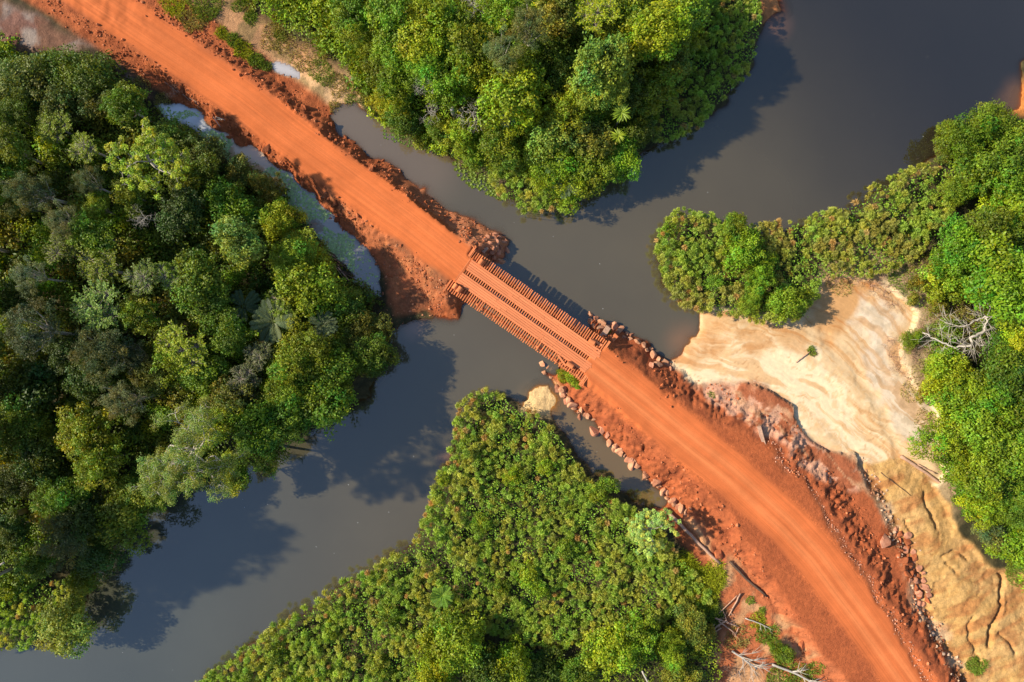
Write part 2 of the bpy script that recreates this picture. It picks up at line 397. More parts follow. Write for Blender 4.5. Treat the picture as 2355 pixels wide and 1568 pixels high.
# north-west embankment: low berms of clods on both sides
half = np.where(tA > 0, 2.7, 2.5)
slope_a = hA - np.where(tA > 0, 0.60, 0.85) * np.clip(dA - half - 0.5, 0, None) + rim * (0.16 + (clod - 0.6) * 0.5) + sstep(2.8, 4, dA) * (n_mid * 0.5 + (clod - 0.6) * 0.3 + n_fine * 0.2)
slope_a = np.where(dA < 2.7, hA, slope_a)
H = np.maximum(H, slope_a)
bump_l = sstep(-0.5, 2.0, d_land)
H = np.maximum(H, bump_l * (0.45 + 0.09 * np.clip(d_land, 0, 12) + (clod - 0.6) * 0.35 + n_mid * 0.4) - (1 - bump_l) * 3)
bump_h = sstep(-0.4, 1.5, d_head)
H = np.maximum(H, bump_h * (0.45 + 0.42 * np.clip(d_head, 0, 3.5) + (clod - 0.6) * 0.5 + n_fine * .3) - (1 - bump_h) * 3)
H = np.maximum(H, sstep(-0.8, 1.5, d_dirt) * (1.5 + n_mid * 0.7 + (rdg - 0.6) * 0.6) - (1 - sstep(-0.8, 1.5, d_dirt)) * 2)
shore = np.where(d_wat > 0, -np.clip(d_wat * 0.5, 0, 1.9), 0.04 + 0.95 * L + 0.22 * (clod - 0.6) * np.minimum(L, 1))
H = np.where((dA > 2.9) & (d_sho < -0.2), np.minimum(H, shore), H)
for d_ in (d_isl, d_spit, d_rspit):
    H = np.maximum(H, np.where(d_ > -1.5, -0.35 + 0.42 * sstep(-1.5, 1.2, d_) + n_fine * 0.05, -9))
# carve the water gap under the bridge
BR0 = W(1066, 622, 3.4); BR1 = W(1352, 824, 3.4)
BU = (BR1 - BR0) / np.linalg.norm(BR1 - BR0); BN = np.array([-BU[1], BU[0]]); BL = float(np.linalg.norm(BR1 - BR0))
sb = (X - BR0[0]) * BU[0] + (Y - BR0[1]) * BU[1]; tb = (X - BR0[0]) * BN[0] + (Y - BR0[1]) * BN[1]
near = (np.abs(tb) < 4.6)
cap = np.maximum(2.75 - 1.15 * (sb + 0.2 + n_mid), 2.75 - 1.15 * (BL + 0.6 - sb + n_mid))
cap = np.maximum(cap, -1.5)
cm = 1 - sstep(3.6, 5.2, np.abs(tb)); inb = (sb > 0.35) & (sb < BL - 0.1)
H = np.where(inb, H * (1 - cm) + np.minimum(H, cap) * cm, H)
# the deck timbers sit just proud of the road
nearend = (np.abs(tb) < 4.3) & (((sb > -0.8) & (sb <= 0.2)) | ((sb < BL + 0.9) & (sb >= BL - 0.2)))
H = np.where(nearend & (np.abs(tb) > 2.1), np.minimum(H, 2.85), H)
# gully stream on the shoulder
GUL = Wp([(1756, 1005), (1785, 1040), (1850, 1110), (1895, 1174), (1940, 1240), (1983, 1315), (2020, 1380), (2054, 1421), (2100, 1500), (2150, 1580)], 2.8)
dG, tG, sG, _ = line_coords(XW, YW, GUL)
H = H - 0.35 * (1 - sstep(0.0, 0.9, dG))
EDG = Wp([(1990, 1069), (2012, 1122), (2040, 1180), (2061, 1240), (2100, 1300), (2112, 1370), (2124, 1403), (2159, 1473), (2215, 1568), (2260, 1640)], 1.2)
dE, tE, sE, _ = line_coords(XW, YW, EDG)
H = H - 0.7 * (1 - sstep(0.2, 1.4, dE)) * (0.6 + 0.8 * n_mid)
SC = Wp([(2160, 1120), (2180, 1180), (2205, 1235), (2250, 1280), (2310, 1330), (2354, 1350)], 2.0)
dS, tS, sS, _ = line_coords(XW, YW, SC)
CR1 = Wp([(2300, 1290), (2318, 1330), (2296, 1400), (2280, 1440), (2272, 1490)], 2.2)
dC, _, _, _ = line_coords(X + wx * 1.6, Y + wy * 1.6, CR1)
H = H - 0.9 * (1 - sstep(0.05, 0.45, dC)) * (d_yel > 0.5)
for cr in ([(2170, 1285), (2200, 1270), (2225, 1290)], [(2175, 1300), (2200, 1320)], [(2300, 1450), (2330, 1500)], [(2130, 1130), (2150, 1210)], [(2240, 1420), (2235, 1480), (2260, 1530)], [(2095, 1200), (2105, 1240)]):
    dc, _, _, _ = line_coords(X + wx * 1.6, Y + wy * 1.6, Wp(cr, 2.2))
    H = H - 0.45 * (1 - sstep(0.03, 0.35, dc))
CH1 = Wp([(1885, 735), (1900, 790), (1950, 850), (2000, 920), (2040, 1000), (2060, 1060)])
dH1, _, _, _ = line_coords(X + wx * 2.5, Y + wy * 2.5, CH1)
H = H - 0.10 * (1 - sstep(0.3, 0.9, dH1))
H = H + np.where(d_wat < 0, n_fine * 0.06, 0) * (dA > 2.7) * (d_sho < 0)
HG = H
def ground_z(x, y):
    i = np.clip(np.searchsorted(AX, x), 1, len(AX) - 1); j = np.clip(np.searchsorted(AY, y), 1, len(AY) - 1)
    fx = np.clip((x - AX[i - 1]) / (AX[i] - AX[i - 1]), 0, 1); fy = np.clip((y - AY[j - 1]) / (AY[j] - AY[j - 1]), 0, 1)
    return (HG[i - 1, j - 1] * (1 - fx) + HG[i, j - 1] * fx) * (1 - fy) + (HG[i - 1, j] * (1 - fx) + HG[i, j] * fx) * fy
def near_of(F, x, y):
    i = np.clip(np.searchsorted(AX, x), 0, len(AX) - 1); j = np.clip(np.searchsorted(AY, y), 0, len(AY) - 1)
    return F[i, j]

# ------------------------------------------------------------------ what the ground is made of (own colours, no light or shade)
C = np.zeros(X.shape + (3,)); C[:] = (0.045, 0.040, 0.020)
def blend(mask, col):
    global C
    m = np.clip(mask, 0, 1)[..., None]; C = C * (1 - m) + m * np.asarray(col)
nz = fbm(X * 0.25, Y * 0.25, 6, 4); nz2 = fbm(X * 0.9, Y * 0.9, 0, 4); nz3 = fbm(X * 3, Y * 3, 2, 2)
blend(sstep(0.45, 0.6, nz2) * 0.6, (0.09, 0.07, 0.03))
blend(sstep(-7.5, -1.0, d_sand + (nz2 - .5) * 4) * sstep(-1, -3, d_riv) * sstep(1850, 1900, Vpix(X, Y)[0]), (0.36, 0.25, 0.14))
# top-left churned ground
blend(sstep(-0.5, 1.5, d_tl), (0.17, 0.085, 0.055)); blend(sstep(0, 2, d_tl) * sstep(0.5, 0.62, fbm(X * 0.4, Y * 0.4, 4, 4)), (0.27, 0.21, 0.18)); blend(sstep(0, 2, d_tl) * sstep(0.55, 0.7, nz) * 0.8, (0.16, 0.06, 0.04))
# clearing above the road
blend(sstep(-0.8, 1.8, d_topd), (0.42, 0.22, 0.11))
dd, _, _, _ = line_coords(X, Y, Wp([(640, 200), (700, 225), (760, 235), (800, 225)], 0.5))
blend((1 - sstep(1.5, 5.0, dd)) * sstep(-0.5, 1, d_topd + 1), (0.62, 0.38, 0.20))
blend(sstep(-0.3, 1.2, d_topd) * sstep(0.5, 0.62, fbm(X * 0.5, Y * 0.5, 3, 4)) * 0.7, (0.20, 0.14, 0.06))
# sand
blend(sstep(-1.2, 0.6, d_sand), (0.70, 0.535, 0.345))
dd1 = fbm(sF * 0.05 + wx, tF * 0.25 + wy * 1.5, 1, 5); blend(sstep(0.54, 0.60, dd1) * sstep(-0.5, 1, d_sand) * 0.6, (0.55, 0.345, 0.17)); blend(sstep(0.035, 0.0, np.abs(fbm(sF * 0.06 + wx, tF * 0.22 + wy * 1.5, 4, 4) - 0.5)) * sstep(0.2, 1, d_sand) * 0.65, (0.60, 0.36, 0.17)); blend(sstep(0.018, 0.0, np.abs(fbm(sF * 0.09 + wx, tF * 0.30 + wy * 1.2, 6, 4) - 0.47)) * sstep(0.2, 1, d_sand) * 0.6, (0.42, 0.24, 0.11))
org = poly_sdf(XW2, YW2, Wp([(1860, 700), (1900, 650), (1960, 640), (2010, 640), (2000, 690), (1960, 740), (1910, 790), (1870, 760)]))
blend(sstep(-1.2, 1.0, org), (0.50, 0.27, 0.115))
org2 = poly_sdf(XW2, YW2, Wp([(1560, 810), (1600, 770), (1606, 722), (1660, 735), (1760, 750), (1850, 750), (1860, 820), (1780, 800), (1700, 800), (1620, 830), (1560, 835)]))
blend(sstep(-1.0, 0.8, org2) * (0.35 + 0.5 * sstep(0.4, 0.6, nz)), (0.52, 0.30, 0.14))
wht = poly_sdf(XW2, YW2, Wp([(1980, 680), (2050, 720), (2030, 800), (2060, 900), (2130, 960), (2140, 1020), (2080, 1040), (2020, 940), (1980, 840), (1960, 740)]))
blend(sstep(-1.0, 1.0, wht) * 0.8, (0.62, 0.51, 0.40)); blend(sstep(0, 1.0, wht) * sstep(0.52, 0.6, nz2) * 0.5, (0.40, 0.30, 0.20))
# yellow bank
blend(sstep(-0.5, 0.3, d_yel), (0.49, 0.275, 0.095))
ys = fbm((X * 0.9 + Y * 0.44) * 0.22, (X * 0.44 - Y * 0.9) * 0.9, 7, 5)
blend(sstep(0, 0.3, d_yel) * sstep(0.022, 0.004, np.abs(fbm(X * 0.11 + wx * .3, Y * 0.11 + wy * .3, 3, 4) - 0.5)) * 0.6, (0.279, 0.113, 0.038)); blend(sstep(0, .3, d_yel) * sstep(0.5, 0.6, fbm(X * .35, Y * .35, 2, 4)) * 0.4, (0.52, 0.30, 0.13))
blend(sstep(-0.2, 0.3, d_yel) * sstep(0.52, 0.66, ys) * 0.65, (0.391, 0.153, 0.052)); blend(sstep(-0.2, 0.3, d_yel) * sstep(0.55, 0.4, ys) * 0.35, (0.60, 0.37, 0.15))

# red earth of banks
blend(sstep(-6.0, -4.6, -np.where(tB > 0, -d_sho, 99)) * 0, (0, 0, 0))
above = sstep(0.02, 0.22, np.maximum(slope_b, -5) - np.where(yel > 0.5, hy, 0.55)) * (H > -0.9)
red = np.where((slope_b >= H - 0.02) & (d_sho < 0.5), 1.0, 0.0)
blend(sstep(-7.6, -6.2, d_sho) * sstep(-0.8, 0.1, -d_yel) * sstep(0.5, -0.5, d_sand)*1.0, (0.372, 0.099, 0.037))
blend(sstep(-5, -3.5, d_sho) * sstep(-0.8, 0.1, -d_yel) * sstep(0.52, 0.62, nz2) * 0.7, (0.242, 0.061, 0.025))
# pink wash
pm = sstep(-0.6, 0.8, d_pink)
blend(pm, (0.335, 0.103, 0.046)); blend(pm * sstep(0.50, 0.60, fbm(XW2 * 0.5, YW2 * 0.5, 3, 4)), (0.60, 0.31, 0.20))
blend(pm * sstep(0.45, 0.5, vnoise(sF * 0.12, tF * 0.9 + wx * 3, 2)) * sstep(0.62, 0.5, vnoise(sF * 0.12, tF * 0.9 + wx * 3, 2)) * 0.6, (0.64, 0.38, 0.21))
blend((1 - sstep(0.2, 2.4, dE)) * sstep(0.45, 0.6, nz2) * 0.8, (0.205, 0.076, 0.029))
blend((1 - sstep(0.5, 2.0, dE)) * sstep(0.55, 0.65, fbm(X * 0.6, Y * 0.6, 1, 3)) * 0.8, (0.54, 0.36, 0.22))
blend(sstep(-0.8, 1.0, d_dirt), (0.409, 0.122, 0.049)); blend(sstep(0, 2.0, d_dirt) * sstep(0.5, 0.6, nz), (0.52, 0.27, 0.13))
# shoulder
blend(sstep(-0.6, 0.6, d_sho), (0.372, 0.095, 0.033)); blend(sstep(-0.2, 0.8, d_sho) * (1 - sstep(0.15, 0.9, dG)), (0.512, 0.184, 0.081))
blend(sstep(0, 1, d_sho) * sstep(0.5, 0.7, nz) * 0.5 * (np.abs(tB) > 3), (0.307, 0.076, 0.028))
# north-west embankment
dq = sstep(7.4, 6.2, dA + (tA < 0) * 1.2 - np.clip(hA - 1.5, 0, 2) * 1.2 + (nz - 0.5)) * (H > -1.0)
blend(dq , (0.372, 0.103, 0.037))
blend(dq * sstep(0.48, 0.62, nz2) * 0.7, (0.251, 0.066, 0.025))
blend(sstep(-0.4, 1.2, d_land) * (H > -0.5), (0.372, 0.118, 0.049)); blend(sstep(0, 2, d_land) * sstep(0.48, 0.60, nz) * 0.8, (0.223, 0.084, 0.040)); blend(sstep(0, 2, d_land) * sstep(0.55, 0.7, nz2) * 0.5, (0.484, 0.184, 0.075))
blend(sstep(-1.0, 0.8, d_head), (0.484, 0.179, 0.084)); blend(sstep(-1, 0.8, d_head) * sstep(0.5, 0.65, nz2) * 0.5, (0.353, 0.114, 0.049))
vx_, vy_ = Vpix(X, Y, 1)
blend(dq * (tA > 3.4) * sstep(850, 1000, vx_) * 0.75, (0.465, 0.176, 0.084))
rdA = sstep(3.5, 2.4, dA + (nz - 0.5) * 1.6); rdB = sstep(3.9, 2.3, np.abs(tB) + (nz - 0.5) * 1.4) * (sB > 0.01)
blend(rdA, (0.539, 0.136, 0.040)); blend(rdB, (0.558, 0.141, 0.043))
blend(rdB * (1 - sstep(0.1, 0.8, np.abs(np.abs(tB + 0.1) - 0.85))) * 0.6, (0.670, 0.207, 0.072))
blend(rdA * (1 - sstep(0.1, 0.9, np.abs(np.abs(tA) - 0.9))) * 0.3, (0.614, 0.168, 0.055))
# bars
for d_ in (d_isl,): blend(sstep(-1.6, -0.2, d_), (0.66, 0.44, 0.21))
blend(sstep(-1.6, 0.2, d_spit), (0.428, 0.168, 0.063)); blend(sstep(-1.8, 0.2, d_rspit), (0.512, 0.184, 0.046))
# bed
blend((H < -0.02) * sstep(-0.2, 0.5, d_riv) * (d_isl < -1.5) * (d_spit < -1.5) * (d_rspit < -1.5) * 0.5, (0.30, 0.15, 0.06))
blend(sstep(-0.2, 0.1, d_pond), (0.5, 0.36, 0.26))

# ------------------------------------------------------------------ cut the sheet into the pieces of the setting
nx, ny = X.shape
idx = np.arange(nx * ny).reshape(nx, ny)
Q = np.stack([idx[:-1, :-1], idx[1:, :-1], idx[1:, 1:], idx[:-1, 1:]], -1).reshape(-1, 4)
def fc(F): return ((F[:-1, :-1] + F[1:, :-1] + F[1:, 1:] + F[:-1, 1:]) / 4).ravel()
is_roadA = fc(dA) < 3.0; is_roadB = (fc(np.abs(tB)) < 3.0) & (fc(sB) > 0.05)
fh = fc(H)
reg = np.zeros(len(Q), int)                                           # 0 ground
reg[(fc(d_sand) > 0) & (fh > -0.5)] = 3
reg[(fc(d_yel) > 0)] = 4
reg[(fc(d_pink) > 0) & (fc(slope_b) < fh)] = 5
reg[((fc(d_sho) > -4.6) & (fc(slope_b) >= fh - 0.08) & (fh > -0.4)) | (fc(d_sho) > 0) & (fh > 0)] = 2
reg[(fh > -0.4) & (fc(dq) > 0.5)] = 2
reg[(fc(d_land) > 0) & (fh > -0.2) & (fc(dA) > 3)] = 6
reg[(is_roadA | is_roadB)] = 1
P3 = np.stack([X, Y, H], -1).reshape(-1, 3); CF = C.reshape(-1, 3)
stR = np.stack([np.where(dA < dB, sA, sB + 300), np.where(dA < dB, tA, tB), X * 0], -1).reshape(-1, 3)
stS = np.stack([sF + wx * 2.5, tF + wy * 2.0, X * 0], -1).reshape(-1, 3)
def sub_mesh(name, faces, mat, st=None, P=P3, col=CF, vecs=None, kind='structure', smooth=True):
    u, inv = np.unique(faces, return_inverse=True)
    vv = dict((k, v[u]) for k, v in (vecs or {}).items())
    if st is not None: vv['st'] = st[u]
    me = mk_mesh(name, P[u], inv.reshape(faces.shape).astype(np.int32), col[u], vv, smooth, (mat,))
    o = link(name, me); o['kind'] = kind
    return o
sub_mesh('ground', Q[reg == 0], M_EARTH)
sub_mesh('dirt_road', Q[reg == 1], M_ROAD, stR)
sub_mesh('road_embankment', Q[reg == 2], M_EARTH)
sub_mesh('sand_flat', Q[reg == 3], M_SAND, stS)
sub_mesh('sandy_bank', Q[reg == 4], M_EARTH)
sub_mesh('clay_wash', Q[reg == 5], M_EARTH)
sub_mesh('gravel_landing', Q[reg == 6], M_EARTH)

# water: a sheet at level 0; how murky it is depends on how deep it is
PW = P3.copy(); PW[:, 2] = 0.0
dep = np.clip(-H, 0, None)
op = 1 - np.exp(-dep / 0.15); op = np.clip(op, 0, 1)
vx, vy = Vpix(X, Y)
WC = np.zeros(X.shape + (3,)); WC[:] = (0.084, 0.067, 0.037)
def wblend(mask, col):
    global WC
    m = np.clip(mask, 0, 1)[..., None]; WC = WC * (1 - m) + m * np.asarray(col)
far = sstep(1300, 2300, vx - (vy - 300) * 0.9)  # painted vignette: water colour darkens towards the upper right
wblend(far, (0.017, 0.0135, 0.009)); wblend(sstep(1050, 300, vx) * 0.7, (0.046, 0.055, 0.045))  # towards the left, blue sky reflection is tinted into the water colour

dIn, _, _, _ = line_coords(X, Y, Wp([(780, 250), (860, 310), (960, 370)]))
wblend(sstep(9, 2, dIn), (0.13, 0.095, 0.06))
dBk, _, _, _ = line_coords(X, Y, Wp([(1310, 950), (1370, 1010), (1450, 1100), (1500, 1150)]))
wblend(sstep(4, 1, dBk), (0.14, 0.09, 0.035))
for (px, py, r, c) in ((1575, 790, 4.5, (0.20, 0.10, 0.045)), (1770, 60, 4, (0.14, 0.065, 0.04)), (2350, 230, 5, (0.20, 0.09, 0.03)), (950, 750, 3, (0.22, 0.13, 0.09)), (1030, 1060, 2.0, (0.2, 0.1, 0.06)), (1225, 930, 3.5, (0.22, 0.14, 0.06))):
    q = W(px, py); wblend(sstep(r, 0, np.hypot(X - q[0], Y - q[1]) + (nz - .5) * 2) * 0.75, c)
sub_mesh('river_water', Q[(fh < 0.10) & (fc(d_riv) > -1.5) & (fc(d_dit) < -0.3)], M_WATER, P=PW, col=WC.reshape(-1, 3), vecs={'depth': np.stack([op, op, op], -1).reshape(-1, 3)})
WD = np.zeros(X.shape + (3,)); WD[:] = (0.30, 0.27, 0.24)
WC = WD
wblend(sstep(520, 400, vx), (0.50, 0.54, 0.60))  # upper end: whitish film, with blue-white sky glare painted into its colour
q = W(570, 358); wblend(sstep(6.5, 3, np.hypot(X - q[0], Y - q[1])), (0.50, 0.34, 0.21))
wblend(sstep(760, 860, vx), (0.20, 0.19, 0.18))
op2 = np.clip(1 - np.exp(-dep / 0.08), 0, 1)
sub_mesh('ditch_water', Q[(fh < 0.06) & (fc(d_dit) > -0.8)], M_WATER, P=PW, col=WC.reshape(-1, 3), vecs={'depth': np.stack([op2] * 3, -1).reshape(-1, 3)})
PW2 = PW.copy(); PW2[:, 2] = 0.45 * 0
WC = WD * 0 + np.array((0.46, 0.43, 0.44))
hp = float(ground_z(*W(655, 160)))
sub_mesh('rain_puddle', Q[(fc(d_pond) > -0.6) & (fh < 0.02)], M_WATER, P=PW, col=WC.reshape(-1, 3), vecs={'depth': np.stack([op2] * 3, -1).reshape(-1, 3)})
# ------------------------------------------------------------------ plants: leaves, crowns, limbs
def unit(v): return v / (np.linalg.norm(v, axis=-1, keepdims=True) + 1e-9)
def leaf_quads(P, Nn, T, l, w, bend=0.0):
    """one rhombic leaf per point; returns verts (4n,3), faces (n,4)"""
    B = unit(np.cross(Nn, T)); T = np.cross(B, Nn)
    l = np.asarray(l).reshape(-1, 1); w = np.asarray(w).reshape(-1, 1)
    V = np.stack([P - T * l * .5, P + B * w * .5 + Nn * bend * l, P + T * l * .5, P - B * w * .5 + Nn * bend * l], 1).reshape(-1, 3)
    return V, np.arange(len(P) * 4).reshape(-1, 4)
def rand_dir(rs, n): return unit(rs.normal(size=(n, 3)))
def leaf_cols(rs, n, idx=None, ncl=1, var=0.22, warm=0.12, rep=4):
    v = 1 + var * rs.normal(size=n); h = warm * rs.normal(size=n)
    if idx is not None:
        v = v * (1 + 0.16 * rs.normal(size=ncl))[idx]; h = h + (0.16 * rs.normal(size=ncl))[idx]
    v = np.clip(v, 0.45, 1.8)
    c = np.stack([v * (1 + h), v, v * (1 - h)], -1)
    return np.repeat(np.clip(c, 0.02, 3), rep, 0)
def tubes(paths, sides=6):
    """paths: list of (pts (k,3), radii (k,)) joined in one skin"""
    Vs = []; Fs = []; off = 0
    for pts, rad in paths:
        pts = np.asarray(pts, float); k = len(pts)
        d = unit(np.gradient(pts, axis=0)); up = np.where(np.abs(d[:, 2:3]) > 0.9, [[1.0, 0, 0]], [[0, 0, 1.0]])
        a = unit(np.cross(d, up)); b = np.cross(d, a)
        th = np.arange(sides) / sides * 2 * PI
        r = np.asarray(rad).reshape(-1, 1, 1)
        ring = pts[:, None, :] + r * (a[:, None, :] * np.cos(th)[None, :, None] + b[:, None, :] * np.sin(th)[None, :, None])
        Vs.append(ring.reshape(-1, 3)); j = np.arange(sides); jn = (j + 1) % sides
        for i in range(k - 1):
            Fs.append(np.stack([off + i * sides + j, off + i * sides + jn, off + (i + 1) * sides + jn, off + (i + 1) * sides + j], -1))
        Vs.append(pts[[0, -1]]); c0 = off + k * sides
        Fs.append(np.stack([off + jn, off + j, np.full(sides, c0), np.full(sides, c0)], -1)[:, :4])
        Fs.append(np.stack([off + (k - 1) * sides + j, off + (k - 1) * sides + jn, np.full(sides, c0 + 1), np.full(sides, c0 + 1)], -1))
        off += k * sides + 2
    F = np.concatenate(Fs); V = np.concatenate(Vs)
    tri = F[:, 2] == F[:, 3]
    out = [F[~tri]]
    if tri.any(): out.append(F[tri][:, :3])
    return V, [f.astype(np.int32) for f in out]
def curve(a, b, sag, n=5, wob=0.0, rs=None):
    t = np.linspace(0, 1, n)[:, None]; a = np.asarray(a, float); b = np.asarray(b, float)
    p = a * (1 - t) + b * t + np.array([0, 0, 1.0]) * (4 * t * (1 - t)) * sag
    if wob and rs is not None: p[1:-1] += rs.normal(size=(n - 2, 3)) * wob
    return p

def clump_centres(rs, ncl, R, Hc, lobes=3):
    k = np.arange(ncl); phi = k * 2.399963 + rs.random() * 6
    z = np.clip(1 - (k + 0.5) / ncl * 1.25, -0.3, 1); th = np.sqrt(np.clip(1 - z * z, 0, 1))
    f = 0.80 + 0.32 * np.sin(phi * lobes * 0.5 + rs.random() * 6) + 0.24 * rs.normal(size=ncl)
    f = np.clip(f, 0.3, 1.5); z = z * rs.uniform(0.45, 1.2, ncl)
    return np.stack([np.cos(phi) * th * R * f, np.sin(phi) * th * R * f, z * Hc * np.clip(f + 0.1, 0.5, 1.15)], -1)

def crown_dense(seed, R=3.0, Hc=2.2, ncl=42, n=8000, ls=0.29, lw=0.18, rc=(0.12, 0.36), upw=0.35):
    rs = np.random.default_rng(seed)
    c = clump_centres(rs, ncl, R * 0.82, Hc, rs.integers(2, 6)); rcl = R * rs.uniform(rc[0], rc[1], ncl)
    ns = n // 6; wgt = rcl ** 2; idx = rs.choice(ncl, ns, p=wgt / wgt.sum())
    d = rand_dir(rs, ns); d[:, 2] = d[:, 2] * 0.8 + upw; d = unit(d)
    spr = c[idx] + d * rcl[idx, None] * (0.62 + 0.5 * rs.random((ns, 1)) ** 0.7) * np.array([1, 1, 0.8])
    i6 = np.repeat(np.arange(ns), 6); P = spr[i6] + rs.normal(size=(ns * 6, 3)) * ls * 0.62
    Nn = unit(d[i6] * 0.9 + np.array([0, 0, 0.45]) + 0.75 * rs.normal(size=(ns * 6, 3)))
    T = rand_dir(rs, ns * 6)
    s = rs.uniform(0.7, 1.25, ns * 6)
    V, F = leaf_quads(P, Nn, T, ls * s, lw * s, -0.08)
    # twiggy fill so the inside is not hollow
    return V, F, leaf_cols(rs, ns * 6, idx[i6], ncl), c

def trunk_for(seed, c, h0, R, r0=0.22, nl=9):
    rs = np.random.default_rng(seed + 500)
    fork = np.array([rs.normal() * 0.2, rs.normal() * 0.2, h0 * 0.62])
    P = [(np.array([[0, 0, -0.4], [0.05, 0, h0 * 0.3], fork]), [r0 * 1.25, r0 * 0.9, r0 * 0.7])]
    for i in rs.permutation(len(c))[:nl]:
        e = c[i] * 0.93 + np.array([0, 0, h0])
        P.append((curve(fork, e, -0.3, 5, 0.12, rs), np.linspace(r0 * 0.5, 0.03, 5)))
    return tubes(P, 5)

def crown_star(seed, R=2.4, nb=15, ls=0.30):
    """rosettes of stiff up-curving twigs set with narrow leaves"""
    rs = np.random.default_rng(seed); P = []; L = []; LN = []; LT = []; cen = []
    for q in range(7):
        a = q * 2.4 + rs.random(); rr = R * (0.12 if q == 0 else rs.uniform(0.40, 0.62)); cz = rs.uniform(-0.5, 0.3) + (0.6 if q == 0 else 0)
        c = np.array([math.cos(a) * rr, math.sin(a) * rr, cz]); cen.append(c)
        for b in range(nb):
            th = b / nb * 2 * PI + rs.normal() * 0.15; el = rs.uniform(0.15, 0.9)
            ln = R * rs.uniform(0.38, 0.55)
            dirv = np.array([math.cos(th) * math.cos(el), math.sin(th) * math.cos(el), math.sin(el) * 0.8])
            e = c + dirv * ln; pts = curve(c, e, 0.12, 4, 0.03, rs); P.append((pts, [0.035, 0.03, 0.022, 0.012]))
            m = 26; t = rs.uniform(0.25, 1.05, m)[:, None]
            p = c * (1 - t) + e * t + np.array([0, 0, 0.12]) * 4 * t * (1 - t)
            side = unit(np.cross(dirv, [0, 0, 1])) * np.where(rs.random((m, 1)) > .5, 1, -1)
            tt = unit(side + dirv * 0.8 + 0.3 * rs.normal(size=(m, 3)))
            L.append(p + tt * ls * 0.4); LT.append(tt); LN.append(unit(np.array([0, 0, 1.0]) + 0.45 * rs.normal(size=(m, 3))))
    L = np.concatenate(L); LT = np.concatenate(LT); LN = np.concatenate(LN)
    V, F = leaf_quads(L, LN, LT, ls * rs.uniform(.7, 1.2, len(L)), 0.085, 0)
    return V, F, leaf_cols(rs, len(L)), P, np.array(cen)

def branch_tree(seed, R, h0, depth=4, r0=0.22, spread=0.75, wob=0.12, first=5, kids=(2, 4), flat=0.6):
    rs = np.random.default_rng(seed); paths = []; tips = []
    def grow(p, d, ln, r, lev):
        n = 4; pts = [p]; dd = d.copy()
        for i in range(n - 1):
            dd = unit(dd + rs.normal(size=3) * wob * (1.6 if lev > 0 else .6)); pts.append(pts[-1] + dd * ln / (n - 1))
        paths.append((np.array(pts), np.linspace(r, r * 0.62, n)))
        if lev >= depth: tips.append(pts[-1]); return
        if lev >= 2: tips.append(pts[-2])
        for k in range(first if lev == 0 else rs.integers(*kids)):
            a = rs.random() * 2 * PI if lev else k * 2 * PI / first + rs.normal() * .3
            nd = unit(dd * (0.4 if lev == 0 else .75) + spread * (np.array([math.cos(a), math.sin(a), rs.uniform(-.3, .5) * flat])))
            nd[2] = max(nd[2], -0.1)
            grow(pts[-1], unit(nd), ln * (R / h0 * 0.62 if lev == 0 else rs.uniform(.6, .85)), r * 0.6, lev + 1)
    grow(np.array([0, 0, -0.3]), np.array([0, 0, 1.0]), h0, r0, 0)
    return paths, np.array(tips)

# prototypes ---------------------------------------------------------------
PROTO = {}
def add_proto(key, crown, trunk, R, top, trunk_mat, leafm=None, smooth=True):
    leafm = leafm or M_LEAF
    cm = mk_mesh(key + '_crown', crown[0], crown[1], crown[2], mats=(leafm,)) if crown is not None else None
    tm = mk_mesh(key + '_trunk', trunk[0], trunk[1], smooth=smooth, mats=(trunk_mat,)) if trunk is not None else None
    PROTO[key] = dict(c=cm, t=tm, R=R, top=top)
H0 = 7.0
DENSE = []
for i, (kw) in enumerate((dict(), dict(ncl=30, rc=(.16, .46)), dict(ncl=60, rc=(.10, .32), Hc=2.8), dict(ls=0.18, lw=.12, n=12000), dict(ncl=36, Hc=3.0, rc=(.12, .42)), dict(ls=0.30, lw=.19, n=6500, ncl=48), dict(ncl=52, rc=(.10, .34), Hc=1.9))):
    V_, F_, c_, cc = crown_dense(100 + i, **kw)
    add_proto('dense%d' % i, (V_, F_, c_), trunk_for(100 + i, cc, H0, 3.0), 3.0, H0, M_BARK); DENSE.append('dense%d' % i)
for i in range(3):      # fine grey foliage
    V_, F_, c_, cc = crown_dense(200 + i, ncl=70, n=13000, ls=0.15, lw=0.08, rc=(.11, .21), Hc=1.8)
    add_proto('fine%d' % i, (V_, F_, c_), trunk_for(200 + i, cc, H0, 3.0, nl=16), 3.0, H0, M_PALE)
for i in range(3):
    V_, F_, c_, P_, cc = crown_star(300 + i)
    P2 = [(p + np.array([0, 0, H0]), r) for p, r in P_]
    fork = np.array([0, 0, H0 * 0.7]); P2.append((np.array([[0, 0, -.4], fork]), [.2, .13]))
    for q in cc: P2.append((curve(fork, q + [0, 0, H0], 0, 4), [.11, .09, .07, .05]))
    add_proto('star%d' % i, (V_, F_, c_), tubes(P2, 4), 2.4, H0, M_BARK)
def leafy_tips(seed, tips, rc, per, ls, lw):
    rs = np.random.default_rng(seed); n = len(tips) * per; idx = np.repeat(np.arange(len(tips)), per)
    d = rand_dir(rs, n); P = tips[idx] + d * rc * rs.random((n, 1)) ** 0.5 * np.array([1, 1, .55])
    V, F = leaf_quads(P, unit(d * 0.5 + np.array([0, 0, 0.9]) + 0.5 * rs.normal(size=(n, 3))), rand_dir(rs, n), ls * rs.uniform(.7, 1.2, n), lw, -.05)
    return V, F, leaf_cols(rs, n, idx, len(tips))
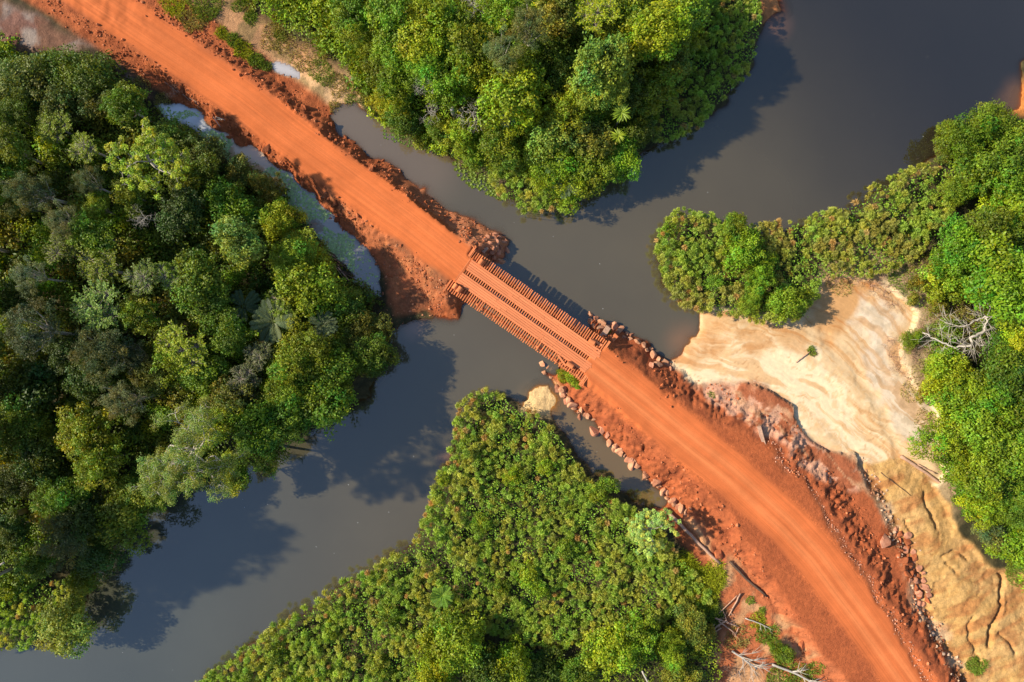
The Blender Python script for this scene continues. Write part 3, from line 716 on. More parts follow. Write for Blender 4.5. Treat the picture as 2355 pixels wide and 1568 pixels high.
# giant pale tree
pp, tt = branch_tree(41, 7.6, 13, depth=5, r0=0.42, spread=0.85, first=7, wob=0.16, flat=.55, kids=(2, 4))
giant_paths = pp; rs_ = np.random.default_rng(3)
_z = tt[:, 2].copy()
V_, F_, c_ = leafy_tips(42, tt - [0, 0, 0.3], 1.0, max(8, int(42000 / len(tt))), 0.25, 0.16)
add_proto('giant', (V_, F_, c_), tubes(pp, 5), float(np.percentile(np.hypot(tt[:, 0], tt[:, 1]), 96)), float(np.median(tt[:, 2])), M_PALE)
pp, tt = branch_tree(57, 4.6, 8, depth=4, r0=0.2, spread=0.9, first=6, wob=.15, flat=.5)
V_, F_, c_ = leafy_tips(43, tt, 0.62, max(8, int(12000 / len(tt))), 0.30, 0.19)
add_proto('lime', (V_, F_, c_), tubes(pp, 5), float(np.percentile(np.hypot(tt[:, 0], tt[:, 1]), 95)), float(np.median(tt[:, 2])), M_PALE)
pp, tt = branch_tree(63, 3.6, 6.5, depth=4, r0=0.16, spread=0.9, first=6, wob=.16, flat=.5)
V_, F_, c_ = leafy_tips(44, tt, 0.55, max(8, int(15000 / len(tt))), 0.27, 0.19)
add_proto('sparse', (V_, F_, c_), tubes(pp, 5), float(np.percentile(np.hypot(tt[:, 0], tt[:, 1]), 95)), float(np.median(tt[:, 2])), M_PALE)
for i in range(3):
    pp, tt = branch_tree(70 + i, 2.4, 5.5, depth=5, r0=0.10, spread=0.85, first=6, wob=.2, flat=.6, kids=(2, 4))
    add_proto('bare%d' % i, None, tubes(pp, 4), float(np.percentile(np.hypot(tt[:, 0], tt[:, 1]), 95)), float(np.median(tt[:, 2])), M_PALE)
# low shrubs
for i in range(3):
    V_, F_, c_, cc = crown_dense(400 + i, R=1.2, Hc=0.9, ncl=16, n=2400, ls=0.17, lw=0.11, rc=(.22, .42))
    add_proto('shrub%d' % i, (V_, F_, c_), trunk_for(400 + i, cc, 1.0, 1.2, 0.05, 6), 1.2, 1.0, M_BARK)
# palm frond and leaf rosettes
def frond_mesh(seed, ln=3.2, droop=1.1, nl=44, wl=0.75):
    rs = np.random.default_rng(seed); t = np.linspace(0, 1, 9)
    mid = np.stack([t * ln * (1 - .18 * t ** 2), 0 * t, ln * 0.30 * t - droop * t ** 2], -1)
    V, F = tubes([(mid, np.linspace(.045, .012, 9))], 4); n0 = len(V)
    tl = np.repeat(np.linspace(.12, 1, nl), 2); sd = np.tile([1, -1], nl)
    p = np.stack([np.interp(tl, t, mid[:, k]) for k in range(3)], -1)
    L = wl * np.sin(np.clip(tl, .08, 1) * PI * .92) ** .6 + .12
    d = unit(np.stack([0.75 + 0 * tl, sd * 1.0, -0.28 + rs.normal(size=len(tl)) * .08], -1))
    Vl, Fl = leaf_quads(p + d * L[:, None] * .5, np.tile([[0, 0, 1.0]], (len(tl), 1)), d, L, 0.075, 0.03)
    c = np.concatenate([np.tile([[1.3, 1.2, 1]], (n0, 1)), leaf_cols(rs, len(tl), var=.1, warm=.04)])
    return mk_mesh('frond', np.concatenate([V, Vl]), F + [Fl.astype(np.int32) + n0], c, mats=(M_LEAF,))
FROND = frond_mesh(1); BIGLEAF = None
def rosette_leaf(ln=1.1, w=.17):
    t = np.linspace(0, 1, 6); ww = w * np.sin(np.clip(t * .93 + .07, 0, 1) * PI) ** .7 * .5
    x = t * ln; z = .25 * t * ln - .35 * t ** 2 * ln
    V = np.concatenate([np.stack([x, ww, z], -1), np.stack([x, 0 * x, z - .05], -1), np.stack([x, -ww, z], -1)])
    i = np.arange(5); F = np.concatenate([np.stack([i, i + 1, i + 7, i + 6], -1), np.stack([i + 6, i + 7, i + 13, i + 12], -1)])
    return mk_mesh('leaf', V, F.astype(np.int32), np.ones((18, 3)), mats=(M_LEAF,))
BIGLEAF = rosette_leaf()

# ------------------------------------------------------------------ placing them
GREENS = dict(bright=(0.250, 0.330, 0.012), mid=(0.165, 0.235, 0.012), deep=(0.085, 0.130, 0.010), lime=(0.380, 0.440, 0.015), olive=(0.190, 0.205, 0.022),
              grey=(0.165, 0.195, 0.050), pale=(0.260, 0.350, 0.038), yellow=(0.265, 0.340, 0.014), leafy=(0.185, 0.290, 0.011), brown=(0.20, 0.13, 0.06))
WORD = dict(bright='bright green', mid='mid-green', deep='dark green', lime='lime yellow-green', olive='olive green', grey='grey-green', pale='pale green', yellow='yellowish green', leafy='fresh green', brown='brownish green')
LM = [((415, 1030), 'the giant tree'), ((320, 370), 'the lime-coloured tree'), ((67, 766), 'the leftmost grey-green crown'), ((640, 735), 'the feather palms'),
      ((640, 430), 'the lily ditch'), ((900, 745), 'the gravel landing'), ((240, 1206), 'the grey stump log'), ((200, 150), 'the road end'), ((350, 510), 'the bare twisted branches'),
      ((1180, 80), 'the grey-green crown pair'), ((1382, 151), 'the tall pale-green crown'), ((1428, 260), 'the round leaf rosette'), ((1040, 265), 'the broken white trunk'),
      ((1085, 255), 'the pinkish bare crown'), ((1230, 480), 'the papyrus at the wood tip'), ((1660, 250), 'the eastern papyrus fringe'), ((700, 190), 'the small rain puddle'),
      ((2230, 770), 'the twisted dead tree'), ((2335, 646), 'the rightmost big crown'), ((2177, 1009), 'the round sandside crown'), ((2030, 650), 'the dry brush'),
      ((2290, 330), 'the vine-covered thicket'), ((2150, 1120), 'the long sandside log'), ((1520, 1220), 'the roadside tree'), ((1016, 1368), 'the marsh fern rosette'), ((1660, 1410), 'the dead branch heap'),
      ((1000, 480), 'the narrow backwater'), ((760, 1040), 'the left river bend'), ((60, 1285), 'the fallen pale trunk'), ((100, 1420), 'the lower left papyrus'), ((1700, 620), 'the right papyrus point')]
LABELS = {}
def where_phrase(px, py, self_ok=True):
    best = sorted(LM, key=lambda l: math.hypot(px - l[0][0], py - l[0][1]) + (0 if math.hypot(px - l[0][0], py - l[0][1]) > 28 else 9999))[0]
    dx, dy = px - best[0][0], py - best[0][1]; a = math.degrees(math.atan2(-dy, dx)) % 360
    w = ['right of', 'up and right of', 'above', 'up and left of', 'left of', 'down and left of', 'below', 'down and right of'][int((a + 22.5) // 45) % 8]
    return w, best[1], math.hypot(dx, dy)
PENDING = []
ORD = ['nearest', 'second', 'third', 'fourth', 'fifth', 'sixth', 'seventh', 'eighth', 'ninth', 'tenth', 'eleventh', 'twelfth', 'thirteenth', 'fourteenth', 'fifteenth', 'sixteenth']
def label_pending():
    groups = {}
    for o, desc, px, py in PENDING:
        w, lm, d = where_phrase(px, py); groups.setdefault((desc, w, lm), []).append((d, o))
    for (desc, w, lm), l in groups.items():
        l.sort(key=lambda q: q[0])
        for i, (d, o) in enumerate(l):
            o['label'] = ('%s %s %s' % (desc, w, lm)) if len(l) == 1 else '%s, %s %s %s' % (desc, ORD[min(i, 15)], w, lm)
def jit(c, a=0.10):
    v = 1 + rng.normal() * a; h = rng.normal() * a * 0.6
    return (max(.01, c[0] * v * (1 + h)), max(.01, c[1] * v), max(.005, c[2] * v * (1 - h)), 1)
NT = [0]
TREES = []   # (x, y, r, h) for spacing
def plant(key, px, py, r, h, colour, name=None, desc=None, label=None, cat='tree', group=None, rz=None, xy=None, lean=0.0):
    p = PROTO[key]; q = W(px, py, h - 0.8) if xy is None else np.array(xy); R = r * 1.07 / 16.0 * (HC - h) / HC if xy is None else r
    if xy is not None: px, py = Vpix(q[0], q[1], h)
    g = float(ground_z(q[0], q[1])); g = max(g, -0.6); s = R / p['R']
    rz = rng.random() * 2 * PI if rz is None else rz
    name = name or ('dead_tree' if key.startswith('bare') else 'shrub' if key.startswith('shrub') else 'tree')
    o = thing(name, q[0], q[1], g, rz, label, cat, group)
    top = max(h - g - 0.35 * R, 0.5)
    if p['c'] is not None:
        c = link('crown', p['c'], o, (0, 0, top), None, s * np.array([rng.uniform(.82, 1.2), rng.uniform(.82, 1.2), rng.uniform(.85, 1.2)]) if key[:5] in ('dense', 'fine0', 'fine1', 'fine2', 'shrub') else (s, s, s))
        c.color = jit(GREENS[colour], .13) if isinstance(colour, str) else (*colour, 1)
        if group == G_L: c.color = (c.color[0] * .74, c.color[1] * .76, c.color[2], 1)  # left bank crowns darkened: their shaded side is put into the leaf colour
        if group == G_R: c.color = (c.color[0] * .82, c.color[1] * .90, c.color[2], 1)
        if key in ('giant', 'lime', 'sparse'): c.location = (0, 0, top - p['top'] * s)
    zt = top / p['top'] if key[:4] in ('dens', 'fine', 'star', 'shru') else s
    if p['t'] is not None:
        t = link('trunk', p['t'], o, (0, 0, 0) if zt != s or key[:4] in ('dens', 'fine', 'star', 'shru') else (0, 0, top - p['top'] * s), None, (s, s, zt))
    if label is None:
        if desc is None:
            kind = {'dens': 'leafy tree', 'fine': 'fine-leaved tree', 'star': 'spiky-twigged tree', 'bare': 'leafless tree', 'shru': 'low shrub', 'spar': 'thin-crowned tree', 'lime': 'open-crowned tree'}[key[:4]]
            size = 'small' if r < 38 and xy is None else 'big' if r > 58 else ''
            desc = (size + ' ' + (WORD[colour] if isinstance(colour, str) and not key.startswith('bare') else 'pale') + ' ' + kind).strip()
        PENDING.append((o, desc, px, py))
    TREES.append((q[0], q[1], R, h))
    return o

D = lambda i: 'dense%d' % (i % 7)
def hand(rows, hadd=0.0, group=None):
    for k, (px, py, r, h, kind, c) in enumerate(rows):
        key = D(NT[0] * 3 + k) if kind == 'd' else 'fine%d' % (k % 3) if kind == 'f' else 'star%d' % (k % 3) if kind == 's' else 'bare%d' % (k % 3) if kind == 'b' else kind
        NT[0] += 1
        plant(key, px, py, r, h + hadd, c, group=group)
G_L = 'trees of the wood on the left bank'; G_N = 'trees of the wood above the river'; G_R = 'trees of the wood at the right edge'
plant('giant', 412, 1028, 128, 17.5, 'pale', label='giant spreading tree with pale green crown and bare white limbs on the left bank', group=G_L, rz=0.4)
plant('lime', 318, 368, 92, 14, 'lime', label='open-crowned lime yellow-green tree in the dark wood left of the lily ditch', group=G_L, rz=1.0)
hand([(60, 205, 60, 6, 'd', 'olive'), (150, 165, 42, 5, 'd', 'mid'), (215, 185, 48, 6, 'd', 'mid'), (140, 250, 50, 6, 'd', 'olive'), (290, 245, 46, 8, 'd', 'leafy'), (225, 240, 40, 6, 'd', 'olive'),
      (25, 265, 50, 8, 'd', 'mid'), (125, 290, 42, 8, 's', 'bright'), (200, 340, 38, 10, 's', 'bright'), (30, 350, 48, 10, 'd', 'mid'), (65, 440, 56, 12, 'f', 'grey'), (205, 425, 38, 10, 'f', 'grey'),
      (135, 510, 46, 12, 'f', 'grey'), (30, 470, 40, 9, 'd', 'olive'), (340, 500, 42, 10, 'b', 'pale'), (530, 470, 52, 5.5, 'd', 'leafy'), (440, 420, 46, 5, 'd', 'mid'), (400, 330, 40, 4.5, 'd', 'mid'),
      (470, 360, 40, 3.5, 'd', 'olive'), (550, 400, 36, 3, 'd', 'olive'), (610, 430, 38, 3, 'd', 'olive'), (650, 508, 46, 5, 'd', 'lime'), (225, 482, 30, 9, 'd', 'yellow'), (300, 450, 36, 8, 'd', 'mid'),
      (420, 490, 46, 8, 'd', 'deep'), (590, 510, 36, 4, 'd', 'mid'), (545, 552, 60, 11, 'd', 'pale'), (672, 590, 52, 8, 'd', 'yellow'), (700, 655, 70, 6, 'd', 'bright'), (645, 715, 50, 7, 's', 'yellow'),
      (745, 620, 34, 3.5, 'd', 'yellow'), (215, 540, 46, 10, 'd', 'leafy'), (140, 580, 38, 10, 's', 'bright'), (60, 635, 40, 13, 'f', 'grey'), (228, 618, 50, 11, 's', 'bright'), (334, 640, 42, 11, 's', 'pale'),
      (390, 636, 36, 10, 's', 'bright'), (218, 703, 60, 12, 's', 'pale'), (457, 646, 60, 9, 'd', 'mid'), (320, 724, 46, 10, 'd', 'bright'), (485, 700, 42, 8, 'd', 'mid'), (66, 766, 66, 14, 'f', 'grey'),
      (240, 800, 60, 12, 'f', 'grey'), (310, 822, 36, 10, 'f', 'grey'), (528, 773, 46, 9, 'd', 'leafy'), (415, 805, 64, 11, 's', 'lime'), (405, 830, 50, 9, 'd', 'bright'), (598, 822, 36, 9, 's', 'grey'),
      (686, 822, 60, 9, 'd', 'bright'), (785, 798, 46, 5, 's', 'yellow'), (760, 860, 58, 7, 'd', 'leafy'), (560, 875, 38, 10, 's', 'grey'), (475, 860, 48, 9, 'd', 'leafy'), (545, 915, 54, 9, 'd', 'olive'),
      (735, 928, 58, 8, 'd', 'leafy'), (655, 905, 50, 9, 'd', 'bright'), (352, 860, 40, 9, 'd', 'olive'), (211, 862, 48, 8, 'd', 'deep'), (281, 921, 48, 12, 'f', 'grey'), (151, 815, 38, 8, 'd', 'deep'),
      (193, 985, 56, 9, 'd', 'yellow'), (70, 893, 70, 7, 'd', 'deep'), (53, 970, 60, 8, 'd', 'mid'), (35, 690, 42, 8, 'd', 'deep'), (520, 965, 50, 9, 'd', 'yellow'), (600, 980, 60, 9, 'd', 'leafy'), (670, 975, 46, 8, 'd', 'mid'),
      (610, 1040, 46, 7, 'd', 'mid'), (540, 1085, 40, 6, 'd', 'yellow'), (820, 790, 44, 4.5, 'd', 'olive'), (860, 820, 38, 5, 'd', 'mid'), (800, 720, 46, 3.5, 'd', 'mid'), (840, 750, 38, 3, 'd', 'olive'), (770, 690, 40, 4.5, 'd', 'yellow'),
      (229, 1062, 48, 9, 'd', 'yellow'), (98, 1062, 52, 8, 'd', 'deep'), (134, 1146, 52, 9, 'd', 'leafy'), (197, 1180, 46, 8, 'd', 'deep'), (158, 1234, 58, 9, 'f', 'grey'), (285, 1185, 52, 7, 'd', 'mid'), (229, 1280, 46, 6, 'd', 'deep'),
      (88, 1290, 36, 7, 'd', 'mid'), (35, 1215, 42, 8, 'd', 'deep'), (35, 1104, 50, 8, 'd', 'deep'), (151, 1440, 58, 5, 'd', 'pale'), (320, 1130, 44, 7, 'd', 'mid'), (200, 1330, 40, 4, 'd', 'mid'), (380, 1120, 40, 7, 'd', 'yellow')], 0, G_L)
hand([(1150, 118, 48, 13, 'f', 'grey'), (1213, 62, 44, 14, 'f', 'grey'), (1382, 151, 68, 13, 'd', 'pale'), (1395, 205, 44, 11, 'd', 'pale'), (1502, 72, 62, 11, 'd', 'bright'), (1560, 50, 52, 9, 'd', 'mid'), (1375, 30, 50, 11, 's', 'yellow'),
      (988, 30, 56, 9, 'd', 'bright'), (904, 36, 56, 9, 'd', 'leafy'), (800, 38, 50, 7, 'd', 'leafy'), (835, 90, 50, 7, 'd', 'mid'), (960, 96, 46, 9, 'd', 'bright'), (904, 124, 46, 8, 'd', 'leafy'), (1080, 106, 46, 9, 'd', 'mid'),
      (1040, 66, 48, 9, 'd', 'bright'), (1090, 18, 36, 10, 'b', 'pale'), (1092, 160, 52, 9, 'd', 'yellow'), (974, 145, 52, 9, 'd', 'leafy'), (914, 197, 50, 7, 'd', 'leafy'), (980, 198, 30, 9, 'b', 'pale'), (988, 246, 36, 8, 'b', 'pale'),
      (1087, 253, 46, 8, 'b', 'pale'), (1150, 30, 44, 9, 'd', 'leafy'), (1275, 30, 50, 9, 'd', 'olive'), (1300, 90, 46, 7, 'd', 'deep'), (1250, 130, 46, 7, 'd', 'deep'), (1440, 40, 44, 8, 'd', 'mid'), (1450, 130, 48, 7, 'd', 'deep'),
      (1185, 215, 62, 10, 'd', 'bright'), (1062, 312, 34, 5, 'd', 'yellow'), (1010, 300, 34, 5, 'd', 'mid'), (897, 235, 40, 5, 'd', 'yellow'), (935, 272, 34, 4, 'd', 'mid'), (1150, 325, 46, 6, 'd', 'mid'), (1135, 200, 44, 8, 'd', 'leafy'),
      (1266, 305, 50, 7, 'd', 'pale'), (1308, 253, 52, 9, 'd', 'yellow'), (1350, 320, 50, 7, 'd', 'olive'), (1273, 385, 48, 5, 'd', 'leafy'), (1361, 380, 48, 5, 'd', 'mid'), (1430, 352, 40, 5, 'd', 'leafy'), (1467, 300, 42, 5, 'd', 'deep'),
      (1502, 205, 52, 7, 'd', 'mid'), (1440, 210, 40, 8, 'd', 'deep'), (1540, 130, 50, 7, 'd', 'olive'), (1210, 270, 42, 8, 'd', 'bright'), (1090, 350, 36, 3.5, 'd', 'yellow'), (1225, 345, 36, 5, 'd', 'mid'), (1310, 430, 38, 3.5, 'd', 'leafy'),
      (880, 165, 38, 6, 'd', 'mid'), (1025, 195, 46, 8, 'd', 'leafy'), (1040, 130, 40, 8, 'd', 'mid'), (1600, 20, 42, 6, 'd', 'mid'), (1210, 140, 40, 8, 'd', 'mid'), (1300, 180, 50, 7, 'd', 'deep'), (1350, 250, 40, 7, 'd', 'mid'), (1410, 90, 38, 8, 'd', 'mid')], 0, G_N)
plant('dense3', 2225, 315, 62, 5, 'leafy', group=G_R); plant('dense3', 2300, 300, 58, 5, 'mid', group=G_R)
hand([(2345, 345, 52, 5, 'd', 'mid'), (2260, 385, 56, 5, 'd', 'mid'), (2330, 420, 50, 6, 'd', 'leafy'), (2345, 500, 44, 8, 'd', 'yellow'), (2200, 440, 40, 4, 'd', 'mid'), (2335, 646, 72, 12, 'd', 'leafy'), (2195, 576, 54, 7, 'd', 'leafy'), (2268, 530, 50, 8, 'd', 'mid'),
      (2255, 600, 50, 7, 'd', 'mid'), (2177, 636, 44, 5, 'd', 'yellow'), (2235, 655, 42, 6, 'd', 'leafy'), (2089, 780, 26, 3, 'd', 'bright'), (2177, 862, 50, 6, 'd', 'bright'), (2300, 858, 58, 9, 'd', 'mid'), (2338, 787, 48, 9, 'd', 'bright'),
      (2240, 900, 48, 8, 'd', 'bright'), (2195, 935, 46, 7, 'd', 'bright'), (2290, 935, 52, 9, 'd', 'leafy'), (2177, 1009, 58, 8, 'd', 'bright'), (2262, 1000, 54, 9, 'd', 'bright'), (2335, 1030, 50, 9, 'd', 'yellow'), (2205, 1070, 44, 6, 'd', 'leafy'), (2270, 1090, 50, 8, 'd', 'yellow'),
      (2260, 1170, 44, 6, 'd', 'bright'), (2280, 1230, 38, 5, 'd', 'grey'), (2335, 1160, 50, 8, 'd', 'mid'), (2330, 1245, 44, 5, 'd', 'leafy'), (2225, 1130, 36, 4, 'd', 'leafy'), (2345, 940, 46, 9, 'd', 'mid'), (2300, 740, 44, 5, 'd', 'mid')], 0, G_R)
hand([(1045, 1470, 62, 5.5, 'd', 'yellow'), (1120, 1530, 46, 4.5, 'd', 'deep'), (1180, 1520, 50, 4.5, 'd', 'leafy'), (1400, 1490, 58, 5, 'd', 'yellow'), (1470, 1460, 44, 5, 'd', 'leafy'), (1330, 1540, 40, 4.5, 'd', 'mid'), (1540, 1490, 46, 5, 'd', 'yellow'), (1250, 1545, 40, 4, 'd', 'deep'),
      (1590, 1440, 36, 4, 'd', 'olive'), (1000, 1540, 44, 4.5, 'd', 'yellow'), (1710, 575, 44, 4, 'd', 'leafy'), (1745, 635, 36, 4, 'd', 'leafy'), (1685, 525, 30, 4, 'd', 'mid'), (1725, 690, 34, 3.6, 'd', 'mid'), (1810, 700, 40, 3.6, 'd', 'mid'), (1560, 1550, 36, 4, 'd', 'olive')], 0, 'bushes standing in the papyrus')
plant('sparse', 1522, 1220, 66, 7.5, (0.40, 0.52, 0.11), label='small pale-green tree with pale limbs leaning over the road bank below the bridge', rz=2.0)

# unseen beyond the frame: the wood that throws its shade on the river at left, and the wood going on
OFF = [(-165, 1250, 100, 19, 'd', 'mid'), (-260, 1330, 70, 19, 'd', 'mid'), (-90, 1360, 60, 13, 'd', 'mid'), (-60, 700, 60, 12, 'd', 'mid'), (-70, 850, 60, 11, 'd', 'deep'), (-60, 1000, 60, 11, 'd', 'deep'), (-80, 560, 60, 12, 'd', 'mid'), (-60, 400, 60, 11, 'd', 'mid')]
for (px, py, r, h, k, c) in OFF:
    plant(D(r), px, py, r, h, c, label='tree of the left wood beyond the left edge of the photo', group='trees beyond the left edge')

def in_any(px, py, polys): return any(poly_sdf(np.array([px]), np.array([py]), p)[0] > 0 for p in polys)
def scatter(poly, spacing, n, seed=0, mn=None):
    """random ground points (photo outline at given height)"""
    rs = np.random.default_rng(seed); P = np.array(poly); lo = P.min(0); hi = P.max(0)
    q = rs.uniform(lo, hi, (n, 2)); q = q[poly_sdf(q[:, 0], q[:, 1], P) > 0]
    cell = {}; out = []
    for x, y in q:
        i, j = int(x // spacing), int(y // spacing)
        if all((x - u) ** 2 + (y - v) ** 2 > spacing ** 2 for a in (-1, 0, 1) for b in (-1, 0, 1) for (u, v) in cell.get((i + a, j + b), ())):
            cell.setdefault((i, j), []).append((x, y)); out.append((x, y))
    return np.array(out)
WOOD_L = [(-500, 140), (0, 125), (110, 150), (240, 140), (310, 220), (350, 255), (440, 320), (520, 395), (620, 455), (690, 520), (760, 600), (830, 680), (870, 735), (880, 790), (850, 850), (800, 885), (720, 930), (640, 985), (560, 1020), (470, 1070),
          (380, 1080), (300, 1150), (240, 1240), (180, 1280), (100, 1330), (0, 1370), (-500, 1450)]
WOOD_N = [(430, -400), (480, -40), (620, 60), (720, 120), (800, 170), (880, 240), (980, 300), (1080, 350), (1180, 390), (1270, 400), (1360, 370), (1440, 320), (1480, 240), (1540, 160), (1600, 60), (1650, -40), (1700, -400)]
WOOD_R = [(2190, 330), (2290, 300), (2800, 100), (2900, 1700), (2420, 1420), (2330, 1300), (2260, 1230), (2200, 1120), (2165, 1000), (2190, 880), (2225, 800), (2205, 700), (2180, 620), (2170, 560), (2220, 470)]

# understorey: low crowns and climbers between the trees, one mass
US_V = []; US_F = []; US_C = []; uoff = 0
def us_add(V, F, C):
    global uoff
    US_V.append(V); US_F.append(F + uoff); US_C.append(C); uoff += len(V)
LOW = [crown_dense(900 + i, R=1.0, Hc=0.75, ncl=14, n=900, ls=0.17, lw=0.11, rc=(.25, .45)) for i in range(4)]
for nm, poly, cols in (('l', WOOD_L, ('deep', 'mid', 'olive', 'deep', 'leafy')), ('n', WOOD_N, ('mid', 'leafy', 'yellow', 'yellow', 'bright')), ('r', WOOD_R, ('leafy', 'mid', 'bright', 'mid'))):
    for (x, y) in scatter(Wp(poly), 2.3, 7000, ord(nm)):
        h = min(rng.uniform(3.0, 6.0), 1.6 + 0.24 * float(min(-near_of(d_wat, x, y), -near_of(d_land, x, y), near_of(dA, x, y) - 6))); r = rng.uniform(1.7, 2.7)
        if abs(x) > 86 or abs(y) > 60: continue
        if any((t[0] - x) ** 2 + (t[1] - y) ** 2 < (0.5 * max(t[2], r)) ** 2 for t in TREES): continue
        if ground_z(x, y) < 0.1 or near_of(d_sand, x, y) > -1.0 or near_of(dA, x, y) < 8 or near_of(d_topd, x, y) > -1.5 or near_of(d_tl, x, y) > 0: continue
        V_, F_, c_, _ = LOW[rng.integers(4)]; a = rng.random() * 6.28; ca, sa = math.cos(a), math.sin(a)
        Vr = np.stack([V_[:, 0] * ca - V_[:, 1] * sa, V_[:, 0] * sa + V_[:, 1] * ca, V_[:, 2]], -1) * r + [x, y, max(h - r * .5, .5)]
        us_add(Vr, F_, c_ * np.array(jit(GREENS[cols[rng.integers(len(cols))]], .12)[:3]))
# carpet of broad leaves and climbers over the forest floor
def carpet(poly, dens, hmin, hamp, ls, c0, c1, seed, wl=0.30, lim=1.0):
    rs = np.random.default_rng(seed); P = Wp(poly); lo = np.maximum(P.min(0), [-88, -60]); hi = np.minimum(P.max(0), [88, 60])
    n = int((hi - lo).prod() * dens); q = rs.uniform(lo, hi, (n, 2)); q = q[poly_sdf(q[:, 0], q[:, 1], P) > 0]; x, y = q.T
    ok = (near_of(d_wat, x, y) < 0.3) & (near_of(d_sand, x, y) < -.3) & (near_of(d_topd, x, y) < -.2) & (near_of(d_tl, x, y) < -.2) & (near_of(d_sho, x, y) < -6.2 * lim) & (near_of(dA, x, y) > 6.8) & (near_of(d_yel, x, y) < -.3) & (near_of(d_dirt, x, y) < 0)
    x, y = x[ok], y[ok]; n = len(x)
    def hf(x, y): return hmin + hamp * fbm(x * wl, y * wl, seed % 5, 3) ** 1.3 + 0.5 * vnoise(x * 1.3, y * 1.3, 4)
    edge = sstep(0.0, 4.0, np.minimum(-near_of(d_wat, x, y), -near_of(d_land, x, y))) * .75 + .25
    z = ground_z(x, y).clip(0) + hf(x, y) * edge
    gx = (hf(x + .2, y) - hf(x - .2, y)) / .4; gy = (hf(x, y + .2) - hf(x, y - .2)) / .4
    Nn = unit(np.stack([-gx, -gy, 0 * gx + 1], -1) + 0.55 * rs.normal(size=(n, 3)))
    V, F = leaf_quads(np.stack([x, y, z - rs.random(n) * .5], -1), Nn, rand_dir(rs, n), ls * rs.uniform(.7, 1.3, n), ls * .62, -.06)
    m = np.clip(fbm(x * .3, y * .3, 6, 3) * 2.4 - .7, 0, 1)[:, None]
    c = (np.array(c0) * (1 - m) + np.array(c1) * m); us_add(V, F, np.repeat(c, 4, 0) * leaf_cols(rs, n))
carpet(WOOD_L, 18, 0.6, 3.4, 0.34, GREENS['deep'], GREENS['mid'], 11)  # dark greens partly stand in for the shaded gaps between crowns
carpet(WOOD_N, 22, 1.0, 5.0, 0.34, GREENS['leafy'], GREENS['yellow'], 12)
carpet(WOOD_R, 18, 1.0, 3.0, 0.34, GREENS['mid'], GREENS['bright'], 13)
carpet([(2120, 560), (2200, 560), (2240, 700), (2260, 800), (2210, 900), (2150, 950), (2110, 900), (2130, 800), (2080, 720), (2060, 640)], 7, 0.2, 1.2, 0.26, GREENS['olive'], GREENS['leafy'], 17, .6)
# strip of low shrubs along the clearing at the top and at the water's edge
carpet([(330, -60), (420, 20), (520, 60), (560, 110), (610, 150), (700, 100), (780, 190), (860, 250), (960, 320), (1100, 400), (1180, 420), (1180, 360), (1000, 280), (900, 200), (800, 100), (720, -100)], 18, 0.3, 1.2, 0.26, GREENS['olive'], GREENS['yellow'], 14, .6)
carpet([(-100, 110), (60, 100), (260, 120), (340, 200), (360, 240), (420, 300), (560, 395), (660, 450), (740, 530), (820, 640), (880, 740), (870, 800), (780, 640), (600, 480), (300, 240)], 18, 0.3, 1.6, 0.26, GREENS['mid'], GREENS['olive'], 15, .6)
us = link('undergrowth', mk_mesh('undergrowth', np.concatenate(US_V), np.concatenate(US_F).astype(np.int32), np.concatenate(US_C), mats=(M_LEAF,)))
us.color = (1, 1, 1, 1); tag(us, 'dense green undergrowth and climbers covering the ground between the forest trees', 'undergrowth', kind='stuff')
print('trees', len(TREES), 'undergrowth quads', uoff // 4)
# ------------------------------------------------------------------ papyrus
def pap_head(seed, n=66, R=0.58):
    rs = np.random.default_rng(seed); k = np.arange(n)
    z = 1 - (k + .5) / n * 1.25; th = np.sqrt(np.clip(1 - z * z, 0, 1)); ph = k * 2.399963 + rs.normal(size=n) * .15
    d = unit(np.stack([np.cos(ph) * th, np.sin(ph) * th, z * .85 + .05], -1)); L = R * rs.uniform(.8, 1.1, n)
    side = unit(np.cross(d, rs.normal(size=(n, 3)))); w = 0.047
    mid = d * (L * .6)[:, None] + [0, 0, .03]; tip = d * L[:, None] - np.array([0, 0, 1]) * (L * .22)[:, None]
    V = np.stack([np.zeros((n, 3)), mid + side * w, tip, mid - side * w], 1).reshape(-1, 3)
    c = np.tile(np.array([[.8, .85, .8], [1, 1, 1], [1.3, 1.2, .9], [1, 1, 1]]), (n, 1)) * np.repeat(rs.uniform(.8, 1.2, n), 4)[:, None]
    return V, np.arange(4 * n).reshape(-1, 4), c
PH = [pap_head(i) for i in range(5)]
PHM = [mk_mesh('papyrus_head', v, f.astype(np.int32), c, mats=(M_PAP,)) for v, f, c in PH]
sv, sf = tubes([(np.array([[0, 0, -2.9], [0.04, 0, -1.4], [0, 0, 0]]), [.035, .03, .02])], 4)
STEM = mk_mesh('papyrus_stem', sv, sf, np.tile([[.9, 1, .8]], (len(sv), 1)), mats=(M_PAP,))
BED_S = [(1050, 935), (1085, 905), (1125, 893), (1160, 912), (1190, 940), (1232, 946), (1262, 970), (1298, 1018), (1345, 1088), (1390, 1138), (1465, 1170), (1510, 1200), (1560, 1270), (1600, 1320), (1635, 1370), (1610, 1420), (1560, 1450), (1500, 1440), (1440, 1430),
         (1350, 1470), (1280, 1500), (1180, 1470), (1120, 1450), (1060, 1400), (1000, 1440), (960, 1500), (960, 1640), (380, 1640), (470, 1555), (560, 1480), (640, 1430), (720, 1385), (810, 1315), (880, 1290), (950, 1240), (985, 1170), (1000, 1100), (1035, 1050), (1040, 990)]
